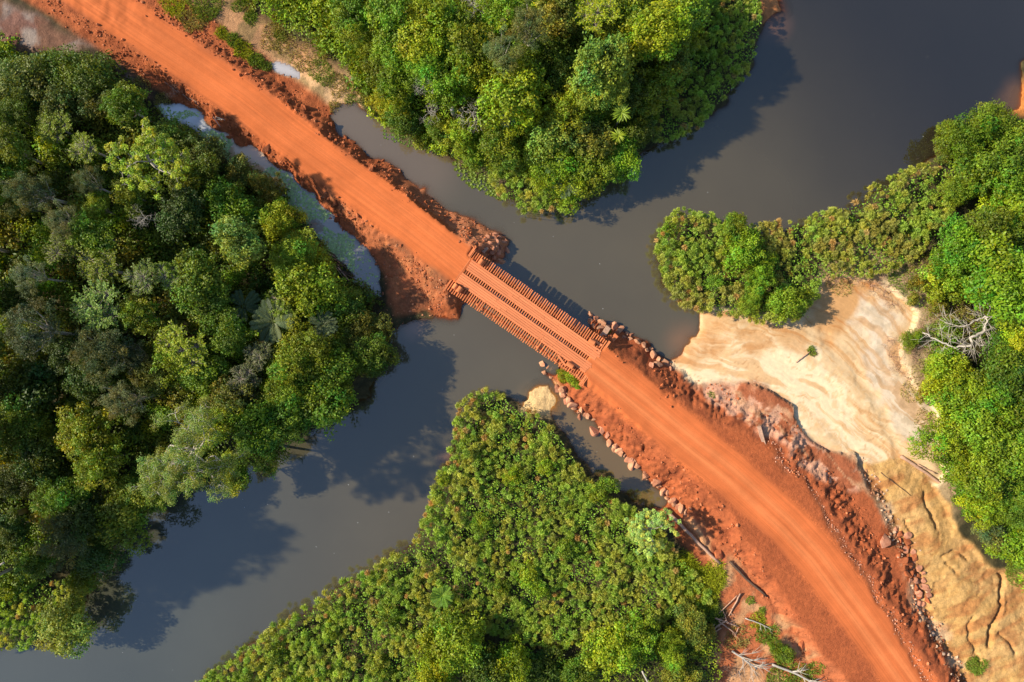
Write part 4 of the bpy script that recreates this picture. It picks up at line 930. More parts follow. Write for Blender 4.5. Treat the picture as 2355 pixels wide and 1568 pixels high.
BED_R = [(1508, 590), (1505, 545), (1525, 510), (1560, 478), (1620, 488), (1700, 520), (1785, 512), (1850, 500), (1930, 478), (1990, 440), (2060, 395), (2140, 372), (2190, 400), (2185, 500), (2130, 570), (2080, 610), (1990, 640), (1900, 640), (1875, 690), (1830, 735), (1720, 742), (1640, 720), (1565, 700), (1525, 645)]
BED_N = [(1120, 350), (1170, 340), (1230, 320), (1260, 400), (1300, 440), (1320, 480), (1270, 500), (1200, 485), (1150, 450), (1110, 390)]
BED_E = [(1600, -60), (1650, -60), (1745, -40), (1750, 40), (1742, 110), (1715, 180), (1660, 230), (1610, 290), (1560, 318), (1500, 330), (1510, 250), (1540, 180), (1590, 100)]
BED_L = [(-60, 1330), (0, 1320), (100, 1330), (180, 1330), (200, 1400), (110, 1450), (60, 1500), (0, 1495), (-80, 1510)]
BED_M = [(590, 415), (640, 400), (665, 440), (640, 480), (600, 470)]
BEDS = [(BED_S, 8.5, 'papyrus bed south of the bridge', 'marsh below the bridge', .45), (BED_R, 8.8, 'papyrus bed on the right point', 'point between river and sand', .55), (BED_N, 10, 'papyrus bed at the tip of the upper wood', 'tip of the upper wood', .5),
        (BED_E, 10, 'papyrus fringe on the right side of the upper wood', 'right fringe of the upper wood', .25), (BED_L, 12, 'papyrus bed at the lower left', 'lower left bank', .4), (BED_M, 11, 'papyrus by the lily ditch', 'left bank of the lily ditch', .9)]
plants = []
for bi, (poly, sp, gname, place, dry) in enumerate(BEDS):
    q = scatter(poly, sp, 90000 if bi < 2 else 20000, 77 + bi)
    for (px, py) in q:
        px += rng.normal() * 1.5; py += rng.normal() * 1.5
        h = (1.5 if bi == 0 else 2.0) + 1.3 * float(fbm(np.array(px * .02), np.array(py * .02), 3, 2)) + rng.normal() * .28 + (.5 if bi == 0 and px < 1100 else 0)
        x, y = W(px, py, h)
        if near_of(d_wat, x, y) > 1.6: continue
        if fbm(np.array(x * .45), np.array(y * .45), (31 + bi) % 6, 3) > .575 and rng.random() < .75: continue
        edge = near_of(d_wat, x, y) > -1.2
        n = float(fbm(np.array(px * .011), np.array(py * .011), 5, 3)); n2 = float(fbm(np.array(px * .03), np.array(py * .03), 2, 2))
        t = rng.random()
        if t < (.02 + (.16 if (bi == 0 and py < 1010 and n2 > .5) else 0) + .05 * max(0, n - .5) * 4 * dry + (.22 if edge else 0) * dry): c = (0.50, 0.32, 0.11); kind = 2
        elif n2 > .54: c = (0.40, 0.43, 0.07); kind = 1
        else: c = (0.31, 0.43, 0.06); kind = 0
        if dry > .5 and n > .5 and kind == 0: c = (0.36, 0.35, 0.075); kind = 1
        plants.append((x, y, h, c, kind, bi, math.hypot(px - 1177, py - 784), px, py))
plants.sort(key=lambda p: p[6])
PW_ = ['green', 'olive', 'dried orange-tan']
GROUPS = {}
for p in plants[:298]:
    x, y, h, c, kind, bi, _, px, py = p
    o = thing('papyrus_plant', x, y, h, rng.random() * 6.28)
    sc = rng.uniform(.62, 1.2) * (0.9 if kind == 2 else 1)
    hd = link('flower_head', PHM[rng.integers(5)], o, (0, 0, 0), (rng.normal() * .2, rng.normal() * .2, 0), sc); hd.color = jit(c, .12)
    stm = link('stem', STEM, o, None, (rng.normal() * .06, rng.normal() * .06, 0), (1, 1, (h + .3) / 2.9)); stm.color = (.12, .19, .05, 1)
    half_ = ('at its tip' if py < 965 else 'along the river edge' if (px < 1100 and py < 1130) else 'by the rocky backwater' if px > 1290 + (py - 950) * .55 else 'in the upper middle' if py < 1090 else 'in the centre') if bi == 0 else 'on its left half' if px < 1650 else 'on its right half'
    half_ += (', low' if h < (2.1 if bi == 0 else 2.6) else ', tall')
    g = '%s papyrus of the %s, %s' % (PW_[kind], BEDS[bi][3], half_)
    tag(o, '%s papyrus mop in the %s, %s' % (PW_[kind], BEDS[bi][3].replace('between river and sand', 'by the sand'), half_), 'papyrus', g)
rest = plants[298:]
PV = []; PC = []; PF = []; off = 0
for (x, y, h, c, kind, bi, _, px, py) in rest:
    v, f, cc = PH[rng.integers(5)]; a = rng.random() * 6.28; ca, sa = math.cos(a), math.sin(a); sc = rng.uniform(.62, 1.2) * (0.9 if kind == 2 else 1)
    tx, ty = rng.normal(0, .18, 2)
    vr = np.stack([v[:, 0] * ca - v[:, 1] * sa + v[:, 2] * tx, v[:, 0] * sa + v[:, 1] * ca + v[:, 2] * ty, v[:, 2] - v[:, 0] * tx - v[:, 1] * ty], -1) * sc + [x, y, h]
    lx, ly = rng.normal(0, .12, 2)
    st = np.array([[x - lx, y - ly, -.2], [x - lx + .05, y - ly, -.2], [x + .02, y, h], [x, y, h]])
    PV += [vr, st]; PF += [f + off, np.array([[0, 1, 2, 3]]) + off + len(v)]; PC += [cc * np.array(jit(c, .12)[:3]), np.tile([[.12, .19, .05]], (4, 1))]; off += len(v) + 4
o = link('papyrus_bed', mk_mesh('papyrus_bed', np.concatenate(PV), np.concatenate(PF).astype(np.int32), np.concatenate(PC), mats=(M_PAP,))); o.color = (1, 1, 1, 1)
tag(o, 'thick beds of mop-headed papyrus filling the marsh farther from the bridge', 'papyrus', kind='stuff')
print('papyrus', len(plants), off)
# leafy marsh plants under and between the papyrus
US_V = []; US_F = []; US_C = []; uoff = 0
def marsh(poly, dens, seed):
    rs = np.random.default_rng(seed); P = Wp(poly, 2.0); lo = np.maximum(P.min(0), [-80, -54]); hi = np.minimum(P.max(0), [80, 54])
    n = int((hi - lo).prod() * dens); q = rs.uniform(lo, hi, (n, 2)); q = q[poly_sdf(q[:, 0], q[:, 1], P) > .2]; x, y = q.T
    ok = near_of(d_wat, x, y) < .6; x, y = x[ok], y[ok]; n = len(x)
    nn = fbm(x * .45, y * .45, seed % 6, 3); lift = sstep(.53, .59, nn)
    z = 0.5 + 1.2 * rs.random(n) + lift * 1.1 + (0.5 if seed > 31 else .1) * rs.random(n)
    V, F = leaf_quads(np.stack([x, y, z], -1), unit(np.array([0, 0, 1.0]) + .6 * rs.normal(size=(n, 3))), rand_dir(rs, n), .30 * rs.uniform(.7, 1.3, n), .17, -.05)
    c = np.array([.14, .22, .025]) * (1 - lift[:, None]) + lift[:, None] * np.array([.20, .34, .025])
    us_add(V, F, np.repeat(c, 4, 0) * leaf_cols(rs, n))
for i, b_ in enumerate(BEDS): marsh(b_[0], 20, 31 + i)
carpet([(940, 1440), (1060, 1400), (1120, 1450), (1280, 1500), (1440, 1430), (1560, 1450), (1620, 1430), (1680, 1500), (1700, 1640), (920, 1640)], 18, .8, 2.2, .3, GREENS['mid'], GREENS['yellow'], 16, .4, 0)
o = link('marsh_plants', mk_mesh('marsh_plants', np.concatenate(US_V), np.concatenate(US_F).astype(np.int32), np.concatenate(US_C), mats=(M_LEAF,))); o.color = (1, 1, 1, 1)
tag(o, 'low broad-leaved marsh plants growing under and between the papyrus', 'marsh plants', kind='stuff')

# ------------------------------------------------------------------ timber bridge
def box(l, w, h, bev=0.02, seed=0, wob=0.0):
    rs = np.random.default_rng(seed); b = bev
    V = []
    for z, e in ((-h / 2, b), (-h / 2 + b, 0), (h / 2 - b, 0), (h / 2, b)):
        for sx, sy in ((-1, -1), (1, -1), (1, 1), (-1, 1)): V.append([sx * (l / 2 - e), sy * (w / 2 - e), z])
    V = np.array(V) + rs.normal(size=(16, 3)) * wob
    F = [[0, 3, 2, 1], [12, 13, 14, 15]]
    for k in range(3):
        for i in range(4): j = (i + 1) % 4; F.append([k * 4 + i, k * 4 + j, k * 4 + 4 + j, k * 4 + 4 + i])
    return V, np.array(F, np.int32)
bz = 3.4
bridge = thing('log_bridge', BR0[0], BR0[1], 0, math.atan2(BU[1], BU[0]), 'long timber bridge of dusty red sleepers and two plank tracks crossing the river', 'bridge')
SLM = [mk_mesh('sleeper', *box(rng.uniform(6.68, 6.84), rng.uniform(.145, .17), .2, .02, i, .006), mats=(M_SLEEP,)) for i in range(8)]
ns_ = 64
for i in range(ns_):
    s_ = -.30 + i * (22.2 / (ns_ - 1)); m = SLM[rng.integers(8)]
    t_ = -.18 + .36 * i / ns_ + rng.normal() * .03
    link('sleeper', m, bridge, (s_ + rng.normal() * .010, t_, bz - .14 + rng.normal() * .010), (0, rng.normal() * .03, PI / 2 - math.radians(-1.1) + rng.normal() * .006))
tk = [.30, .62, .93, 1.25, 1.58]; tw = [.31, .30, .31, .32, .33]
for side in (1, -1):
    for k in range(5):
        cuts = sorted([0.0, 22.0 + rng.normal() * .15] + list(np.array([7.3, 14.7]) + rng.uniform(-2, 2, 2))); 
        if side == 1: cuts[0] = .15 - .1 * k * .2
        for a_, b_ in zip(cuts[:-1], cuts[1:]):
            w = tw[k] - .022
            pl = mk_mesh('deck_plank', *box(b_ - a_ - .02, w, .09, .015, k, .006), mats=(M_PLANK,))
            link('deck_plank', pl, bridge, ((a_ + b_) / 2, side * (tk[k] + tw[k] / 2), bz + .01 + rng.normal() * .008), (0, 0, rng.normal() * .0012))
for t_, r_, z_ in ((2.35, .26, -.25), (1.2, .32, -.02), (-1.2, .32, -.02), (-2.75, .26, -.25), (1.75, .3, -.03), (-1.8, .3, -.05)):
    n = 16; ss = np.linspace(-1.2, 23, n); rr = r_ * (1 + .07 * rng.normal(size=n))
    pts = np.stack([ss, t_ + .04 * rng.normal(size=n), bz - .27 - rr + z_], -1)
    V_, F_ = tubes([(pts, rr)], 8); link('girder_log', mk_mesh('girder_log', V_, F_, smooth=True, mats=(M_SLEEP if abs(t_) > 2 else M_BEAM,)), bridge)
for s_ in (3.5, 11, 18.5):
    for t_ in (-2.6, 0.0, 2.5):
        V_, F_ = tubes([(np.array([[s_, t_, -2.2], [s_, t_, bz - .82]]), [.2, .19])], 8); link('pile', mk_mesh('pile', V_, F_, smooth=True, mats=(M_DARKW,)), bridge)
for (s_, t_, l, w, h, rz, dz) in ((-.62, 2.85, 1.9, .26, .3, 90, -.22), (-.66, -2.95, 2.0, .26, .3, 90, -.2), (22.22, 2.85, 1.7, .34, .26, 90, -.16), (22.3, -2.8, 1.9, .3, .26, 90, -.16), (-.45, 2.85, 1.7, .12, .16, 91, -.06), (22.6, -2.8, 2.0, .14, .2, 88, -.12), (-.16, -.0, 3.7, .16, .2, 90, -.06)):
    link('abutment_beam', mk_mesh('abutment_beam', *box(l, w, h, .03, 3, .015), mats=(M_SLEEP,)), bridge, (s_, t_, bz + dz), (0, 0, math.radians(rz)))
def bpt(s_, t_): return BR0 + BU * s_ + BN * t_
brz = math.atan2(BU[1], BU[0])
def round_log(r, l, seed=0, mat=None):
    V, F = tubes([(np.array([[-l / 2, 0, 0], [-l / 2 + .03, 0, 0], [l / 2 - .03, 0, 0], [l / 2, 0, 0]]), [r * .95, r, r, r * .95])], 16)
    return mk_mesh('short_log', V, F, smooth=False, mats=(mat or M_SLEEP,))
for (s_, t_, r_, l, a, lab) in ((1.33, 2.32, .36, .8, 90, 'short fat log lying on the sleepers at the upper left corner of the bridge'),
                             (.35, -2.5, .34, .75, 90, 'leftmost of two short logs at the lower left corner of the bridge'),
                             (1.1, -2.5, .36, .85, 90, 'inner of two short logs at the lower left corner of the bridge'),
                             (20.2, 2.2, .34, .85, 4, 'short log lying along the deck at the upper right end of the bridge'),
                             (19.55, -2.2, .37, 1.0, 0, 'thick short log lying along the deck at the lower right end of the bridge')):
    q = bpt(s_, t_); o = link('short_log', round_log(r_, l), loc=(q[0], q[1], bz - .02 + r_), rot=(0, 0, brz + math.radians(a))); tag(o, lab, 'log')
q = bpt(18.35, -2.35); o = link('loose_plank', mk_mesh('loose_plank', *box(1.9, .26, .1, .02), mats=(M_PLANK,)), loc=(q[0], q[1], bz + .06), rot=(0, 0, brz - .32)); tag(o, 'loose plank lying askew across the sleepers near the thick short log', 'plank')
q = bpt(20.9, 2.55); o = link('loose_plank', mk_mesh('loose_plank', *box(1.6, .3, .12, .02), mats=(M_PLANK,)), loc=(q[0], q[1], bz + .05), rot=(0, 0, brz + .03)); tag(o, 'short dusty plank lying on the sleepers at the upper right end of the bridge', 'plank')
def z2(x, y): return (1011.5 + x * .2228, 533.3 + y * .2228)
def z4(x, y): return (1269 + x * .1173, 717 + y * .1173)
def block(px, py, l, w, h, rz, lab, mat, h0=None):
    q = W(px, py, 2.0); g = float(ground_z(*q)); o = link('timber_block', mk_mesh('timber_block', *box(l, w, h, .04, 5, .03), mats=(mat,)), loc=(q[0], q[1], g + h * .45 if h0 is None else h0), rot=(.08, .05, math.radians(rz))); tag(o, lab, 'timber block')
block(*z2(465, 185), 1.0, .5, .4, 50, 'pale squared block among the rocks beside the upper left bridge corner', M_DEADW)
block(*z2(345, 160), .8, .22, .18, -40, 'small dusty beam end on the bank above the upper left bridge corner', M_SLEEP)
block(*z4(1040, 400), 1.9, .75, .45, 55, 'pinkish grey squared block leaning by the rocks at the upper right bridge end', M_DEADW)
block(*z4(1220, 510), 1.2, .7, .4, 45, 'dusty red block half sunk in the bank right of the bridge end', M_SLEEP)
block(*z2(1230, 1420), .7, .25, .2, 60, 'small timber offcut under the weeds at the lower right bridge end', M_SLEEP)

# ------------------------------------------------------------------ rocks
bpy_ico = None
def ico(sub):
    import bmesh
    bm = bmesh.new(); bmesh.ops.create_icosphere(bm, subdivisions=sub, radius=1.0)
    V = np.array([v.co[:] for v in bm.verts]); F = np.array([[v.index for v in f.verts] for f in bm.faces]); bm.free(); return V, F
IV, IF = ico(3); SV, SF = ico(1)
def rock_mesh(seed, mat):
    rs = np.random.default_rng(seed); V = IV.copy()
    for k in range(15):                                      # knock flat faces off a ball
        n = unit(rs.normal(size=3)); d = rs.uniform(.42, .80); t = V @ n; V = np.where((t > d)[:, None], V - n * (t - d)[:, None], V)
    V *= 1 + .06 * (vnoise(V[:, 0] * 2 + seed, V[:, 1] * 2 + V[:, 2] * 1.7, 2) - .5)[:, None]
    V *= rs.uniform([.95, .75, .6], [1.4, 1.1, .9]); return mk_mesh('rock', V, IF.astype(np.int32), smooth=False, mats=(mat,))
RK = {m.name: [rock_mesh(i * 7 + j, m) for i in range(6)] for j, m in enumerate((M_ROCK, M_PALEROCK, M_REDROCK))}
def rock(px, py, r, mat, lab, group=None, h=0.8, sink=.25, water=False):
    q = W(px, py, h); R = r / 16.0; g = float(ground_z(*q)); g = max(g, -.35 if not water else -2)
    o = link('rock', RK[mat.name][rng.integers(6)], loc=(q[0], q[1], g + R * .7 * (1 - sink) - .12), rot=(rng.normal() * .3, rng.normal() * .3, rng.random() * 6.28), scale=R * 1.3)
    tag(o, lab, 'rock', group); return o
g1 = 'rocks heaped at the upper left bridge corner'
for (x, y, r) in ((680, 80, 24), (600, 100, 30), (645, 92, 24), (625, 150, 24), (588, 150, 20), (550, 175, 20), (540, 212, 24), (602, 215, 30), (645, 186, 16), (560, 60, 30), (520, 125, 26), (575, 20, 30), (500, 60, 26), (560, 250, 24), (510, 250, 22), (470, 90, 20), (430, 60, 18), (620, 50, 22)):
    rock(*z2(x, y), r * .2228, M_ROCK, 'rounded pinkish rock in the heap at the upper left bridge corner', g1, h=1.3)
rock(*z2(684, 182), 7.5, M_ROCK, 'egg-shaped pink rock standing alone in the water by the upper left bridge corner', h=.4)
rock(*z2(622, 285), 9.5, M_PALEROCK, 'large pointed pale rock right beside the upper left bridge corner', h=1)
rock(*z2(578, 300), 7, M_PALEROCK, 'slim upright rock between the sleepers and the large pointed rock', h=1)
rock(*z2(662, 316), 7, M_REDROCK, 'dark wet rock at the waterline right of the large pointed rock', h=.1, sink=.6)
g2 = 'rocks along the upper right bank beyond the bridge'
big = {(990, 220): 'largest pale yellowish boulder at the upper right bridge end', (780, 50): 'pink boulder farthest out in the water at the upper right bridge end', (870, 120): 'squarish orange rock beside the pink boulder in the water',
       (745, 180): 'grey-sided rock just below the pink boulder at the bridge end', (1970, 860): 'wide pale rock at the waterline midway along the upper right bank', (1660, 570): 'long pale rock at the waterline of the upper right bank', (2220, 980): 'big rounded rock where the right bank meets the sand'}
for (x, y, r) in ((780, 50, 75), (870, 120, 68), (745, 180, 66), (990, 220, 115), (1120, 90, 38), (1190, 225, 48), (1210, 290, 92), (1325, 235, 42), (1350, 350, 84), (1480, 420, 56), (1590, 450, 46), (1540, 520, 62), (1660, 570, 74), (1790, 650, 60), (1950, 740, 54), (1850, 750, 56), (1970, 860, 80), (2080, 930, 60), (2220, 980, 86), (2050, 1030, 70), (1910, 1030, 55), (930, 320, 60), (1060, 300, 60), (820, 270, 50), (1280, 400, 50), (1420, 500, 46), (2300, 1040, 40), (2330, 1120, 44)):
    lab = big.get((x, y)); rock(*z4(x, y), r * .1173, M_PALEROCK if (x + y) % 3 else M_ROCK, lab or 'pinkish rock lying along the upper right waterline beyond the bridge', None if lab else g2, h=.7)
g3 = 'pale rocks along the lower road bank waterline'
def z5(x, y): return (763 + .3519 * x, 505.7 + .3519 * y)
for (x, y, r, lab) in ((1375, 948, 25, 'roundest pale rock standing in the water under the lower right bridge end'), (1413, 957, 22, 'tall oval rock right beside the roundest rock under the bridge'), (1391, 1003, 18, 'small rock below the roundest rock under the lower right bridge end'), (1432, 1028, 13, 'smallest rock in the group under the lower right bridge end')):
    rock(*z5(x, y), r * .36, M_PALEROCK, lab, h=.5)
path = np.array([(1291, 893), (1308, 917), (1340, 955), (1379, 990), (1414, 1025), (1453, 1058), (1488, 1100), (1520, 1124), (1550, 1155), (1575, 1175)], float)
for t in np.linspace(0, len(path) - 1.01, 62):
    i = int(t); p = path[i] * (1 - t + i) + path[i + 1] * (t - i) + rng.normal(0, 1, 2) * (5.5, 4.5)
    rr_ = 2.8 + 8.5 * rng.random() ** 1.6; pal = rng.random() < .75; sec = 'just below the bridge' if t < 2.6 else 'beside the middle of the backwater' if t < 6 else 'near the small roadside tree'
    d_ = '%s %s rock on the lower road bank waterline %s' % ('large' if rr_ > 7 else 'mid-sized' if rr_ > 4.4 else 'small', 'pale' if pal else 'brownish', sec)
    rock(p[0], p[1], rr_, M_PALEROCK if pal else M_ROCK, d_, d_.replace('rock', 'rocks', 1), h=.3)
g4 = 'brown boulders between the road terrace and the yellow bank'
for (px, py) in scatter([(2056, 1205), (2080, 1225), (2100, 1270), (2128, 1330), (2134, 1385), (2115, 1395), (2085, 1330), (2060, 1280)], 10.5, 500, 3):
    rock(px, py, rng.uniform(7.2, 9) if py % 2 < 1 else rng.uniform(4.5, 6.5), M_REDROCK if rng.random() < .4 else M_ROCK, ('large' if py % 2 < 1 else 'small') + ' brown boulder packed in the gully beside the yellow bank, ' + ('upper end' if py < 1290 else 'lower end'), g4 + (' large' if py % 2 < 1 else ' small') + (' upper' if py < 1290 else ' lower'), h=1.0)
rock(2031, 1243, 13, M_ROCK, 'large single boulder perched left of the packed brown boulders', h=1.5)
rock(1843, 1485, 10, M_REDROCK, 'round orange boulder on the dirt slope at the bottom', h=2)
rock(1655, 1278, 12, M_REDROCK, 'broad red boulder beside the end of the fallen grey trunk', h=2)
g5 = 'red rocks on the road banks left of the bridge'
def z11(x, y): return (349.4 + x * .23457, 229.9 + y * .23457)
for (x, y, r) in ((935, 335, 22), (740, 342, 26), (1235, 695, 16), (1330, 780, 18), (1465, 820, 20), (1800, 1020, 34), (1735, 972, 26), (1985, 1165, 28), (1735, 1148, 25), (1800, 1165, 30), (1850, 1265, 20), (1820, 1305, 18), (1745, 240, 28), (2170, 680, 36), (1950, 390, 26), (1880, 340, 22), (2250, 580, 18), (1500, 70, 24), (1350, 30, 20), (1750, 380, 26), (1650, 900, 14), (2080, 1210, 20), (560, 230, 18), (1400, 840, 14), (1040, 550, 14), (2030, 1140, 22)):
    rock(*z11(x, y), r * .24, M_REDROCK, 'red rock on the earth bank beside the road left of the bridge', g5, h=1.0)
rock(*z11(1130, 480), 9, M_REDROCK, 'broadest red rock on the ditch side of the road', h=1.2)
# loose rubble, too much to count
def rubble(n, sel, rmin, rmax, cols, seed, bx=(-80, -54, 80, 54)):
    rs = np.random.default_rng(seed); out = []
    x = rs.uniform(bx[0], bx[2], n * 60); y = rs.uniform(bx[1], bx[3], n * 60); k = sel(x, y) > rs.random(len(x)); x, y = x[k][:n], y[k][:n]
    r = rmin + (rmax - rmin) * rs.random(len(x)) ** 3; z = ground_z(x, y)
    V = SV[None] * (1 + .25 * rs.normal(size=(len(x), len(SV), 1))) * r[:, None, None] * rs.uniform(.6, 1.2, (len(x), 1, 3)) + np.stack([x, y, z + r * .25], -1)[:, None]
    F = SF[None] + (np.arange(len(x)) * len(SV))[:, None, None]
    c = np.array(cols)[rs.integers(len(cols), size=len(x))] * rs.uniform(.7, 1.2, (len(x), 1))
    return V.reshape(-1, 3), F.reshape(-1, 3), np.repeat(c, len(SV), 0)
def joined(parts, name, mat, label, cat):
    V = []; F = []; C_ = []; o_ = 0
    for v, f, c in parts: V.append(v); F.append(f + o_); C_.append(c); o_ += len(v)
    o = link(name, mk_mesh(name, np.concatenate(V), np.concatenate(F).astype(np.int32), np.concatenate(C_), mats=(mat,))); return tag(o, label, cat, kind='stuff')
RC = ((.42, .12, .045), (.34, .095, .036), (.50, .17, .075))
selA = lambda x, y: np.exp(-((near_of(dA, x, y) - 3.9) / .8) ** 2) * (near_of(HG, x, y) > 0) * (near_of(sb, x, y) < 0) * (.25 + 1.2 * sstep(.45, .6, fbm(x * .5, y * .5, 3, 2)))
selA2 = lambda x, y: (near_of(dq, x, y) > .4) * (near_of(dA, x, y) > 3.0) * (near_of(HG, x, y) > -.15) * (near_of(sb, x, y) < 0.5) * sstep(.45, .62, fbm(x * .5, y * .5, 5, 3))
selB = lambda x, y: ((near_of(d_sho, x, y) < .3) & (near_of(d_sho, x, y) > -5.5) & (near_of(slope_b, x, y) > near_of(HG, x, y) - .3) & (near_of(HG, x, y) > 0)) * .7 * (near_of(sB, x, y) > .1) * sstep(.52, .64, fbm(x * .5, y * .5, 2, 3))
selH = lambda x, y: ((near_of(d_head, x, y) > -1) | (near_of(d_land, x, y) > -1)) * (near_of(HG, x, y) > -.1) * (near_of(dA, x, y) > 3.1) * 1.0
selE = lambda x, y: np.exp(-(near_of(dE, x, y) / .9) ** 2) * 1.0
selG = lambda x, y: np.exp(-(near_of(dG, x, y) / .35) ** 2) * .8
joined([rubble(1300, selA, .05, .24, RC, 1, (-80, 0, 5, 54)), rubble(1500, selA2, .04, .18, RC, 2, (-80, -5, 5, 54)), rubble(1200, selB, .04, .24, RC, 3, (5, -54, 70, 5)), rubble(450, selH, .04, .2, ((.44, .19, .10), (.34, .13, .07)), 4, (-30, -5, 5, 25)),
        rubble(600, selE, .05, .30, ((.32, .15, .08), (.5, .33, .22)), 5, (45, -54, 70, -10)), rubble(500, selG, .04, .14, ((.58, .28, .18),), 6, (30, -54, 65, -10))], 'loose_rubble', M_CLOD, 'loose red clods and stones strewn along both road banks', 'rubble')

# ------------------------------------------------------------------ floating plants, grass
rs = np.random.default_rng(9)
n = 9000; lo = Wp(DITCH).min(0); hi = Wp(DITCH).max(0); x = rs.uniform(lo[0], hi[0], n * 4); y = rs.uniform(lo[1], hi[1], n * 4)
qx, qy = Vpix(x, y); open_ = (np.hypot((qx - 575), (qy - 355) * 1.2) < 48) | ((qx > 815) & (rs.random(len(qx)) < .9)) | ((qx < 400) & (rs.random(len(qx)) < .6))
cl = fbm(x * .35, y * .35, 2, 3) + .10 * sstep(.5, 2.5, near_of(d_dit, x, y) * 0 + 1)
side_ = line_coords(x, y, Wp([(350, 240), (440, 252), (528, 314), (651, 387), (739, 468), (828, 549)]))[0]
k = (near_of(d_dit, x, y) > .15) & ~open_ & (cl > .47) & (side_ > .35 * rs.random(len(x))) & (near_of(HG, x, y) < -.05); x, y = x[k][:4200], y[k][:4200]; n = len(x)
r = rs.uniform(.07, .17, n); th = np.arange(7) / 7 * 2 * PI
V_ = np.stack([x[:, None] + r[:, None] * np.cos(th), y[:, None] + r[:, None] * np.sin(th), .012 + .004 * rs.random(n)[:, None] + 0 * th], -1).reshape(-1, 3)
c = np.array([.33, .46, .20]) * rs.uniform(.7, 1.25, (n, 1)) * np.array([1, 1, 1]) + rs.normal(size=(n, 1)) * .02
joined([(V_, np.arange(n * 7).reshape(-1, 7), np.repeat(c.clip(.02), 7, 0))], 'lily_pads', M_CLOD, 'pale green lily pads floating on the ditch beside the road', 'lily pads')
fl = []; 
for k_ in range(9):
    a = k_ * 2.4; d = np.array([math.cos(a), math.sin(a), .25 + .4 * (k_ > 5)]); fl.append(d)
fl = unit(np.array(fl)); V_, F_ = leaf_quads(fl * .17, unit(np.array([0, 0, 1.0]) - fl * fl[:, 2:3]), fl, .34, .15, .02)
FLM = mk_mesh('floating_plant', V_ + [0, 0, .03], F_.astype(np.int32), np.ones((len(V_), 3)), mats=(M_LEAF,))
for (px, py) in scatter([(1040, 372), (1075, 362), (1110, 380), (1140, 410), (1165, 450), (1150, 462), (1110, 440), (1075, 425), (1050, 400)], 7.0, 3000, 5):
    q = W(px, py); o = link('floating_plant', FLM, loc=(q[0], q[1], 0), rot=(0, 0, rng.random() * 6), scale=rng.uniform(.8, 1.35)); o.color = (.17, .24, .03, 1)
    tag(o, 'yellow-green floating leaf rosette at the tip of the upper wood', 'water plant', 'floating rosettes off the wood tip')
for (px, py) in scatter([(880, 300), (905, 300), (960, 335), (960, 345), (920, 330), (885, 318)], 6.0, 400, 6):
    q = W(px, py); o = link('floating_plant', FLM, loc=(q[0], q[1], 0), rot=(0, 0, rng.random() * 6), scale=rng.uniform(.5, .8)); o.color = (.13, .22, .03, 1)
    tag(o, 'small floating leaf rosette along the wood side of the backwater', 'water plant', 'floating rosettes in the backwater')
# grass
def grass(px, py, rad, n, h, c, ex=1.0):
    a = rs.random(n) * 6.283; d = np.sqrt(rs.random(n)) * rad / 16 * (0.7 + .6 * vnoise(a * 1.3 + px, a * 0 + py, 1)); q = W(px, py, .5)
    x = q[0] + np.cos(a) * d * ex; y = q[1] + np.sin(a) * d; z = ground_z(x, y); b = rand_dir(rs, n); b[:, 2] = np.abs(b[:, 2]) + .35; b = unit(b); H_ = h * rs.uniform(.6, 1.2, n)
    P = np.stack([x, y, z], -1); sd_ = unit(np.cross(b, rs.normal(size=(n, 3)))) * .035; T = P + b * H_[:, None]; T[:, 2] -= H_ * .12
    V = np.stack([P - sd_, P + sd_, P + b * H_[:, None] * .6 + sd_, T], 1).reshape(-1, 3)
    return V, np.arange(4 * n).reshape(-1, 4), np.repeat(np.array(c) * rs.uniform(.7, 1.3, (n, 1)), 4, 0)
GY = (.34, .38, .02); GG = (.19, .27, .03); GO = (.34, .29, .08)
gp = []
for (px, py, r_, n, h, c) in ((1600, 1345, 55, 3000, .9, GY), (1570, 1300, 35, 1200, .9, GY), (1640, 1320, 22, 500, .6, GY), (1615, 1400, 36, 1200, .8, GG), (1755, 1449, 26, 700, .6, GG), (1735, 1418, 20, 450, .5, GY), (1793, 1498, 26, 700, .6, GG), (1830, 1548, 34, 900, .5, GG), (1862, 1525, 16, 350, .5, GG), (1780, 1560, 30, 800, .6, GG),
                             (2230, 1523, 23, 700, .6, GG), (1718, 1373, 10, 180, .4, GG), (1745, 1396, 8, 150, .4, GG), (1640, 1300, 20, 400, .5, GY), (560, 118, 20, 600, .6, GY), (590, 140, 20, 600, .6, GG), (610, 152, 13, 300, .5, GG), (540, 95, 18, 500, .6, GG), (515, 80, 13, 300, .5, GY), (450, 55, 30, 900, .6, GO), (410, 20, 32, 900, .6, GY),
                             (480, 20, 40, 1200, .7, GG), (700, 130, 40, 600, .5, GO), (740, 170, 30, 700, .5, GG), (780, 195, 24, 500, .5, GO), (640, 90, 36, 800, .5, GO), (1295, 868, 14, 400, .4, GY), (1320, 880, 12, 300, .4, GG), (1280, 852, 8, 200, .3, GG), (1860, 806, 9, 220, .45, GG), (1866, 812, 7, 120, .3, GO), (2330, 1300, 40, 1200, .5, GG), (2280, 1250, 26, 600, .5, GG), (1397, 762, 7, 150, .3, GG), (1630, 905, 8, 120, .3, GG),
                             (2170, 690, 50, 1200, .6, GO), (2120, 620, 50, 1200, .6, GO), (2060, 640, 40, 800, .5, GG), (2150, 780, 50, 1000, .6, GG), (2200, 740, 40, 700, .6, GO), (2130, 860, 40, 700, .5, GO), (1930, 650, 34, 400, .5, GO), (2090, 900, 30, 300, .4, GO), (2120, 960, 30, 300, .4, GO), (1690, 1460, 30, 500, .5, GO), (320, 205, 26, 500, .5, GO), (370, 235, 20, 400, .5, GO)): gp.append(grass(px, py, r_, n, h, c))
